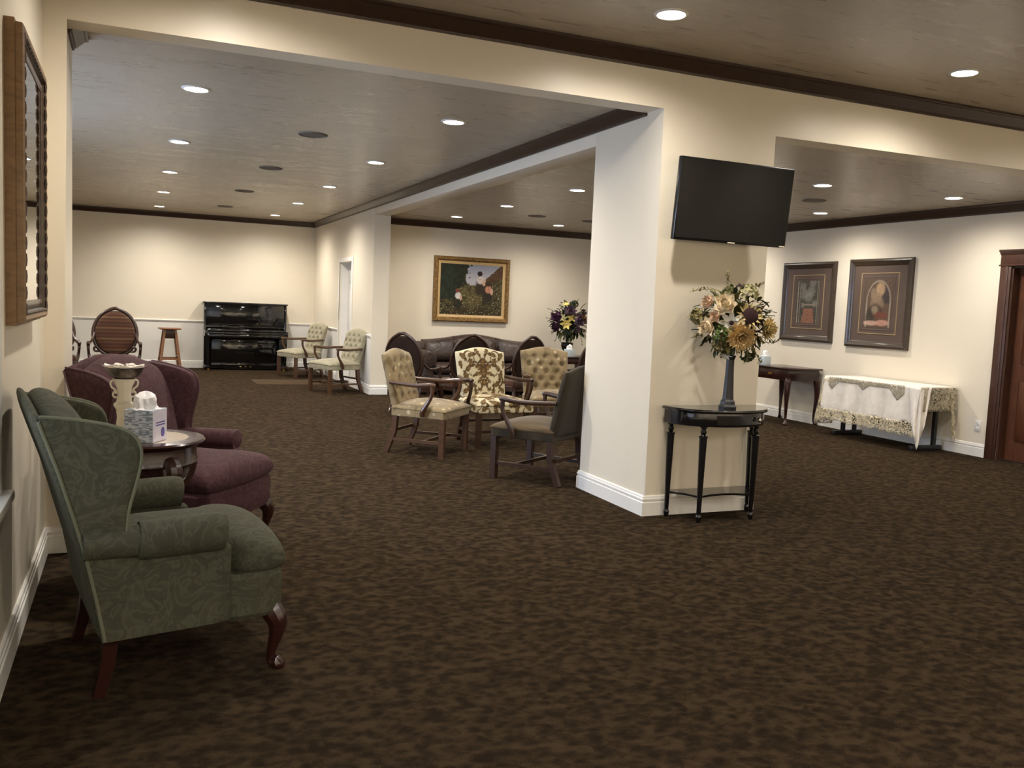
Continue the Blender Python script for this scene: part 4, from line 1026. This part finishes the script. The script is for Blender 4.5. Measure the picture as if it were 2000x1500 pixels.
def bouquet(label, name, cx, cy, cz, rx, ry, rz_, items, leafmats, nleaf, toward, stem_z, seed, leafsize=1.0, droop=()):
    random.seed(seed)
    t = thing(name, label, 'flowers', (cx, cy, stem_z))
    tw = Vector((toward[0], toward[1], 0)).normalized(); rgt = Vector((-tw.y, tw.x, 0)); C = Vector((0, 0, cz-stem_z))
    for kind, dx, dz, r, m, ctr in items:
        k = 1-(dx/rx)**2-(dz/rz_)**2; dep = math.sqrt(max(.03, k))*ry
        p = C+rgt*dx+Vector((0, 0, dz))+tw*dep*.92
        nrm = (rgt*dx*.9+Vector((0, 0, dz*.9+.03))+tw*(dep+.06)).normalized()
        o = blossom(kind, r).build('blossom', m, t, 50, fixn=False); o.location = p; o.rotation_mode = 'QUATERNION'; o.rotation_quaternion = nrm.to_track_quat('Z', 'Y')
        if ctr: 
            MB().lathe([(0, -.1*r), (ctr[0]*r, 0), (ctr[0]*r*.95, .15*r), (ctr[0]*r*.6, .26*r), (0, .3*r)], 14, (0, 0, (.28 if kind == 'sun' else .06)*r)).build('flower_centre', ctr[1], o)
        MB().tube([(p-nrm*.01), C*.6+p*.15+Vector((0, 0, -.04)), Vector((0, 0, .0))], [.003, .003, .003], 5).build('stem', M['leaf'], t)
    protos = [leafmesh(.075*leafsize, .034*leafsize), leafmesh(.055*leafsize, .03*leafsize), leafmesh(.09*leafsize, .028*leafsize)]
    meshes = {}
    for i in range(nleaf):
        while True:
            d = Vector((random.gauss(0, 1), random.gauss(0, 1), random.gauss(0, 1))).normalized()
            if d.dot(tw) > -.75: break
        s = random.uniform(.66, .98)
        dd = rgt*d.dot(rgt)*rx+tw*d.dot(tw)*ry+Vector((0, 0, d.z*rz_))
        p = C+dd*s; key = (random.randrange(3), random.randrange(len(leafmats)))
        if key not in meshes:
            o = protos[key[0]].build('leaf', leafmats[key[1]], t, 60, fixn=False); meshes[key] = o
        else: o = meshes[key].copy(); col.objects.link(o); o.parent = t
        o.location = p; o.rotation_mode = 'QUATERNION'
        dirn = (dd.normalized()+Vector((random.gauss(0, .5), random.gauss(0, .5), random.gauss(0, .5)))).normalized()
        o.rotation_quaternion = dirn.to_track_quat('X', 'Z'); k = random.uniform(.75, 1.25); o.scale = (k, k, k)
    for (dx, dz, ex, ez) in droop:    # trailing sprigs with small leaves
        p0 = C+rgt*dx*.6+Vector((0, 0, dz*.6))+tw*ry*.4; p1 = C+rgt*dx+Vector((0, 0, dz))+tw*ry*.45; p2 = C+rgt*ex+Vector((0, 0, ez))+tw*ry*.4
        sp = smooth_path([tuple(p0), tuple(p1), tuple(p2)], 5); mb = MB().tube(sp, .0022, 5)
        for i, q in enumerate(sp[2:]):
            for sgn in (-1, 1):
                vs, fs = petal(.026, .016, .1, .8, 3); mb.add(vs, fs, Matrix.Translation(q) @ Matrix.Rotation(sgn*1.1+i, 4, 'Z') @ Matrix.Rotation(sgn*.6, 4, 'Y'))
        mb.build('sprig', leafmats[-1], t, 50, fixn=False)
    # loose green heart that carries the stems
    MB().lathe([(0, -rz_*.55), (rx*.42, -rz_*.48), (rx*.72, 0), (rx*.5, rz_*.48), (0, rz_*.62)], 14, (C.x, C.y, C.z), Matrix.Translation(C) @ Matrix.Diagonal((1, ry/rx, 1, 1)) @ Matrix.Translation(-C)).build('moss_heart', leafmats[0], t)
    MB().tube([(0, 0, -.05), (0, 0, .05), tuple(C*.7)], [.012, .014, .05], 8).build('stem_bundle', M['leaf'], t)
    return t
K = 1/285
def px(dx, dy): return dx*K, -dy*K
it = []
for kind, x, y, r, m, ctr in (('peony', 1406, 601, .068, 'f_cream', None), ('peony', 1375, 597, .048, 'f_peach', None), ('peony', 1376, 641, .056, 'f_cream', None),
    ('daisy', 1417, 632, .072, 'f_white', (.16, M['f_dark'])), ('sun', 1447, 620, .075, 'f_yellow', (.58, M['f_dark'])), ('dahlia', 1435, 655, .080, 'f_gold', None), ('dahlia', 1480, 640, .062, 'f_yellow', None),
    ('cluster', 1399, 652, .045, 'f_sage', None), ('cluster', 1444, 577, .05, 'f_pale', None), ('cluster', 1356, 622, .045, 'leaf4', None), ('lily', 1433, 566, .04, 'f_dark', None), ('lily', 1410, 692, .04, 'f_white', None),
    ('cluster', 1398, 672, .042, 'leaf4', None), ('peony', 1389, 621, .04, 'f_peach', None), ('cluster', 1462, 634, .035, 'f_dark', None), ('cluster', 1410, 578, .04, 'leaf2', None), ('cluster', 1450, 690, .04, 'leaf', None), ('daisy', 1388, 603, .026, 'f_white', None), ('daisy', 1399, 582, .024, 'f_white', None)):
    dx, dz = px(x-1421, y-628); it.append((kind, dx, dz, r*1.32, M[m], ctr))
bouquet('large cream and gold silk flower bouquet in the charcoal column vase', 'flower_arrangement', 3.712, 4.90, 1.362, .235, .165, .225, it, [M['leaf'], M['leaf2'], M['leaf3'], M['leaf4']], 290, (-.605, -.795), HZ+.34, 3, .85,
        [(-.15, .2, -.28, .19), (-.05, .22, -.06, .32), (.15, -.2, .19, -.27), (.1, -.2, .1, -.27), (.2, -.13, .29, -.12), (-.2, -.1, -.26, -.12), (.1, .22, .17, .25), (-.2, -.05, -.29, .02)])
# right-hand end table, vase, purple flowers, tissue box
EX, EY, EZ = 6.62, 13.0, .62
t = thing('end_table', 'small dark end table at the end of the leather sofa', 'table', (EX, EY, 0))
MB().box(-.30, .30, -.30, .30, EZ-.03, EZ, .006).build('table_top', M['mahog'], t)
MB().box(-.27, .27, -.27, .27, EZ-.12, EZ-.03, .004).build('apron', M['mahog'], t)
for sx in (-1, 1):
    for sy in (-1, 1): MB().tube([(sx*.25, sy*.25, EZ-.03), (sx*.25, sy*.25, 0)], [.025, .016], square=True, up=(0, 1, 0)).build('leg', M['mahog'], t)
MB().box(-.25, .25, -.25, .25, .16, .18, .003).build('shelf', M['mahog'], t)
t = thing('flower_urn', 'squat bronze green urn under the purple flowers', 'vase', (6.56, 13.02, EZ))
MB().lathe([(.06, 0), (.065, .01), (.05, .025), (.035, .04), (.04, .06), (.085, .11), (.10, .16), (.095, .20), (.105, .215), (.09, .215), (.08, .19), (0, .17)], 24).build('bowl', M['bronze'], t)
it = []
K = 1/138
for kind, x, y, r, m, ctr in (('peony', 1086, 617, .085, 'f_plum', None), ('peony', 1114, 604, .085, 'f_mauve', None), ('peony', 1131, 622, .09, 'f_mauve', None), ('peony', 1085, 637, .07, 'f_plum', None), ('peony', 1141, 618, .06, 'f_rust', None),
    ('lily', 1107, 630, .085, 'f_lemon', (.12, M['f_gold'])), ('lily', 1117, 616, .07, 'f_lemon', (.12, M['f_gold'])), ('lily', 1104, 589, .055, 'f_lemon', (.12, M['f_gold'])), ('lily', 1098, 617, .06, 'f_pale', None), ('peony', 1128, 640, .06, 'f_mauve', None), ('cluster', 1122, 586, .05, 'leaf3', None), ('cluster', 1143, 603, .04, 'f_dark', None), ('cluster', 1110, 648, .06, 'leaf3', None)):
    dx, dz = px(x-1110, y-625); it.append((kind, dx, dz, r*1.35, M[m], ctr))
bouquet('purple and yellow silk flower bouquet in the squat urn by the sofa', 'flower_arrangement', 6.56, 13.02, 1.18, .29, .22, .28, it, [M['leaf3'], M['leaf'], M['leaf2']], 170, (-.45, -.89), EZ+.19, 5, 1.5,
        [(-.2, .0, -.36, .05), (.2, -.2, .25, -.38), (.1, .25, .14, .36), (-.15, -.2, -.2, -.33)])
tissue_box('small pale tissue box on the end table under purple flowers', (6.50, 12.80, EZ), R(15), .065, .12, M['boxpale'], None, False)

# ---- mahogany lowboy by the right wall
CX, CY, CZ = 8.06, 9.45, .745
t = thing('console_table', 'mahogany lowboy table with drawer and cabriole legs under the garden print', 'table', (CX, CY, 0), R(180))
MB().box(-.275, .285, -.40, .40, CZ-.022, CZ, .007).build('table_top', M['mahog'], t)
MB().box(-.245, .255, -.36, .36, CZ-.165, CZ-.02, .004).build('apron', M['mahog'], t)
dr = MB().box(.252, .262, -.24, .24, CZ-.145, CZ-.04, .003).build('drawer_front', M['mahog'], t)
MB().box(.260, .266, -.035, .035, CZ-.108, CZ-.082, .003).build('drawer_plate', M['brass'], dr)
MB().tube(smooth_path([(.266, -.028, CZ-.092), (.28, -.02, CZ-.105), (.282, 0, CZ-.11), (.28, .02, CZ-.105), (.266, .028, CZ-.092)], 3), .003, 6).build('drawer_pull', M['brass'], dr)
for sx in (-1, 1):
    for sy in (-1, 1): cabriole(sx*.235+.005, sy*.335, CZ-.15, sx, sy, 1.0).build('leg', M['mahog'], t)
tissue_box('small pale box on the mahogany lowboy half behind the pillar', (7.93, 9.735, CZ), R(90), .055, .12, M['boxpale'], None, False)

# ---- folding table and lace cloth by the right wall
X0, X1_, Y0_, Y1_, ZT_ = 7.79, 8.325, 6.98, 8.42, .712
t = thing('folding_table', 'black pedestal table hidden under the lace cloth', 'table', ((X0+X1_)/2, (Y0_+Y1_)/2, 0))
hx, hy = (X1_-X0)/2, (Y1_-Y0_)/2
MB().box(-hx+.01, hx-.01, -hy+.01, hy-.01, ZT_-.03, ZT_-.004, .004).build('table_top', M['metalblack'], t)
for y in (-hy+.14, hy-.12):
    for dx in (-.04, .14) if y > 0 else (.14,): MB().tube([(dx, y, ZT_-.03), (dx, y, .05)], .02, square=True, up=(0, 1, 0)).build('leg', M['metalblack'], t)
    MB().box(-.20, .25, y-.03, y+.03, .0, .055, .01).build('foot', M['metalblack'], t)
t = thing('lace_tablecloth', 'white tablecloth with lace panels draped over the table by the door', 'tablecloth', ((X0+X1_)/2, (Y0_+Y1_)/2, ZT_))
MB().box(-hx-.004, hx+.002, -hy-.004, hy+.004, -.003, .003, .002).build('cloth_top', M['cloth'], t)
def ripple(u, k, a): return a*math.sin(u*k)+.5*a*math.sin(u*k*1.7+1)
# front drop towards the room (-x side); u along y from far end (+y) to near end (-y)
def front(u, z0, z1, off=0.0):
    def P(a, b):
        uu = lerp(u[0], u[1], a); y = lerp(hy, -hy, uu); v = lerp(z0(uu) if callable(z0) else z0, z1(uu) if callable(z1) else z1, b)
        k = min(1, -v/.35); x = -hx-.006-off-.022*k-ripple(uu, 26, .018)*k
        return (x, y, v)
    return P
def slabgrid(P, nu, nv, name, m):   # thin cloth with real thickness
    mb = MB(); mb.grid(P, nu, nv); o = mb.build(name, m, t, 60, fixn=True)
    so = o.modifiers.new('thickness', 'SOLIDIFY'); so.thickness = .0016; return o
scal = lambda uu: -.385-.05*abs(math.sin(uu*3.4*math.pi))
slabgrid(front((0, 1), -.0, scal), 60, 14, 'cloth_front', M['cloth'])
slabgrid(front((0, 1), lambda uu: scal(uu)+.05*abs(math.sin(uu*3.4*math.pi)), lambda uu: -.52-.03*uu-.008*math.sin(uu*60), .002), 90, 6, 'lace_border', M['lace'])
slabgrid(front((.06, .86), -.002, lambda uu: -.055-.10*max(0, 1-abs(uu-.10)/.07)*(uu < .2)-.06*max(0, 1-abs(uu-.44)/.06)-.12*max(0, 1-abs(uu-.80)/.09), .004), 90, 6, 'lace_band', M['lacedark'])
def far_corner(a, b):   # sheer corner hanging at the far end
    v = lerp(-.02, -.60, b); k = b; return (lerp(-hx-.01, -hx+.25, a)-.02*k, hy+.006+.09*k*(1-.4*a)+.02*math.sin(a*9)*k, v)
slabgrid(far_corner, 20, 14, 'lace_corner', M['lace'])
def far_front(a, b):
    v = lerp(-.02, lerp(-.58, -.50, a), b); k = b; return (-hx-.012-.02*k, lerp(hy+.10*k+.006, hy-.16, a), v)
slabgrid(far_front, 20, 14, 'lace_corner', M['lace'])
def near_end(a, b):     # short lace drop at the end facing the door
    v = lerp(0, -.26, b); return (lerp(-hx, hx, a), -hy-.006-.02*b-ripple(a, 20, .006)*b, v)
slabgrid(near_end, 30, 10, 'lace_end', M['lacedark'])
def swag(cx, cy, ox, oy, zl, m, w0=.13, nm='cloth_corner'):   # folded corner that hangs to a point
    def P(a, b):
        s = a*2-1; z = lerp(0, zl*(1-.38*abs(s)), b); k = b
        along = s*w0*(1-.45*b)
        pl = .022*math.sin(s*8)*k
        x = cx+(along if s > 0 else 0)*(-1 if ox > 0 else 1)+ox*(.05*k+pl); y = cy+(-along if s < 0 else 0)+oy*(.05*k+pl)
        return (x, y, z)
    slabgrid(P, 30, 18, nm, m)
swag(-hx-.004, -hy-.004, -1, -1, -.67, M['cloth'], .16)
swag(hx-.06, -hy-.004, .25, -1, -.60, M['lace'], .05, 'lace_corner')

# ---- power outlet by the dark door
t = thing('wall_outlet', 'white outlet plate low on the wall beside the dark door', 'outlet', (XR, 6.70, .33), R(-90))
MB().box(-.038, .038, -.006, 0, -.06, .06, .003).build('plate', M['plate'], t)
for z in (-.025, .025): MB().box(-.016, .016, -.008, -.005, z-.014, z+.014, .004).build('socket', M['trim'], t)
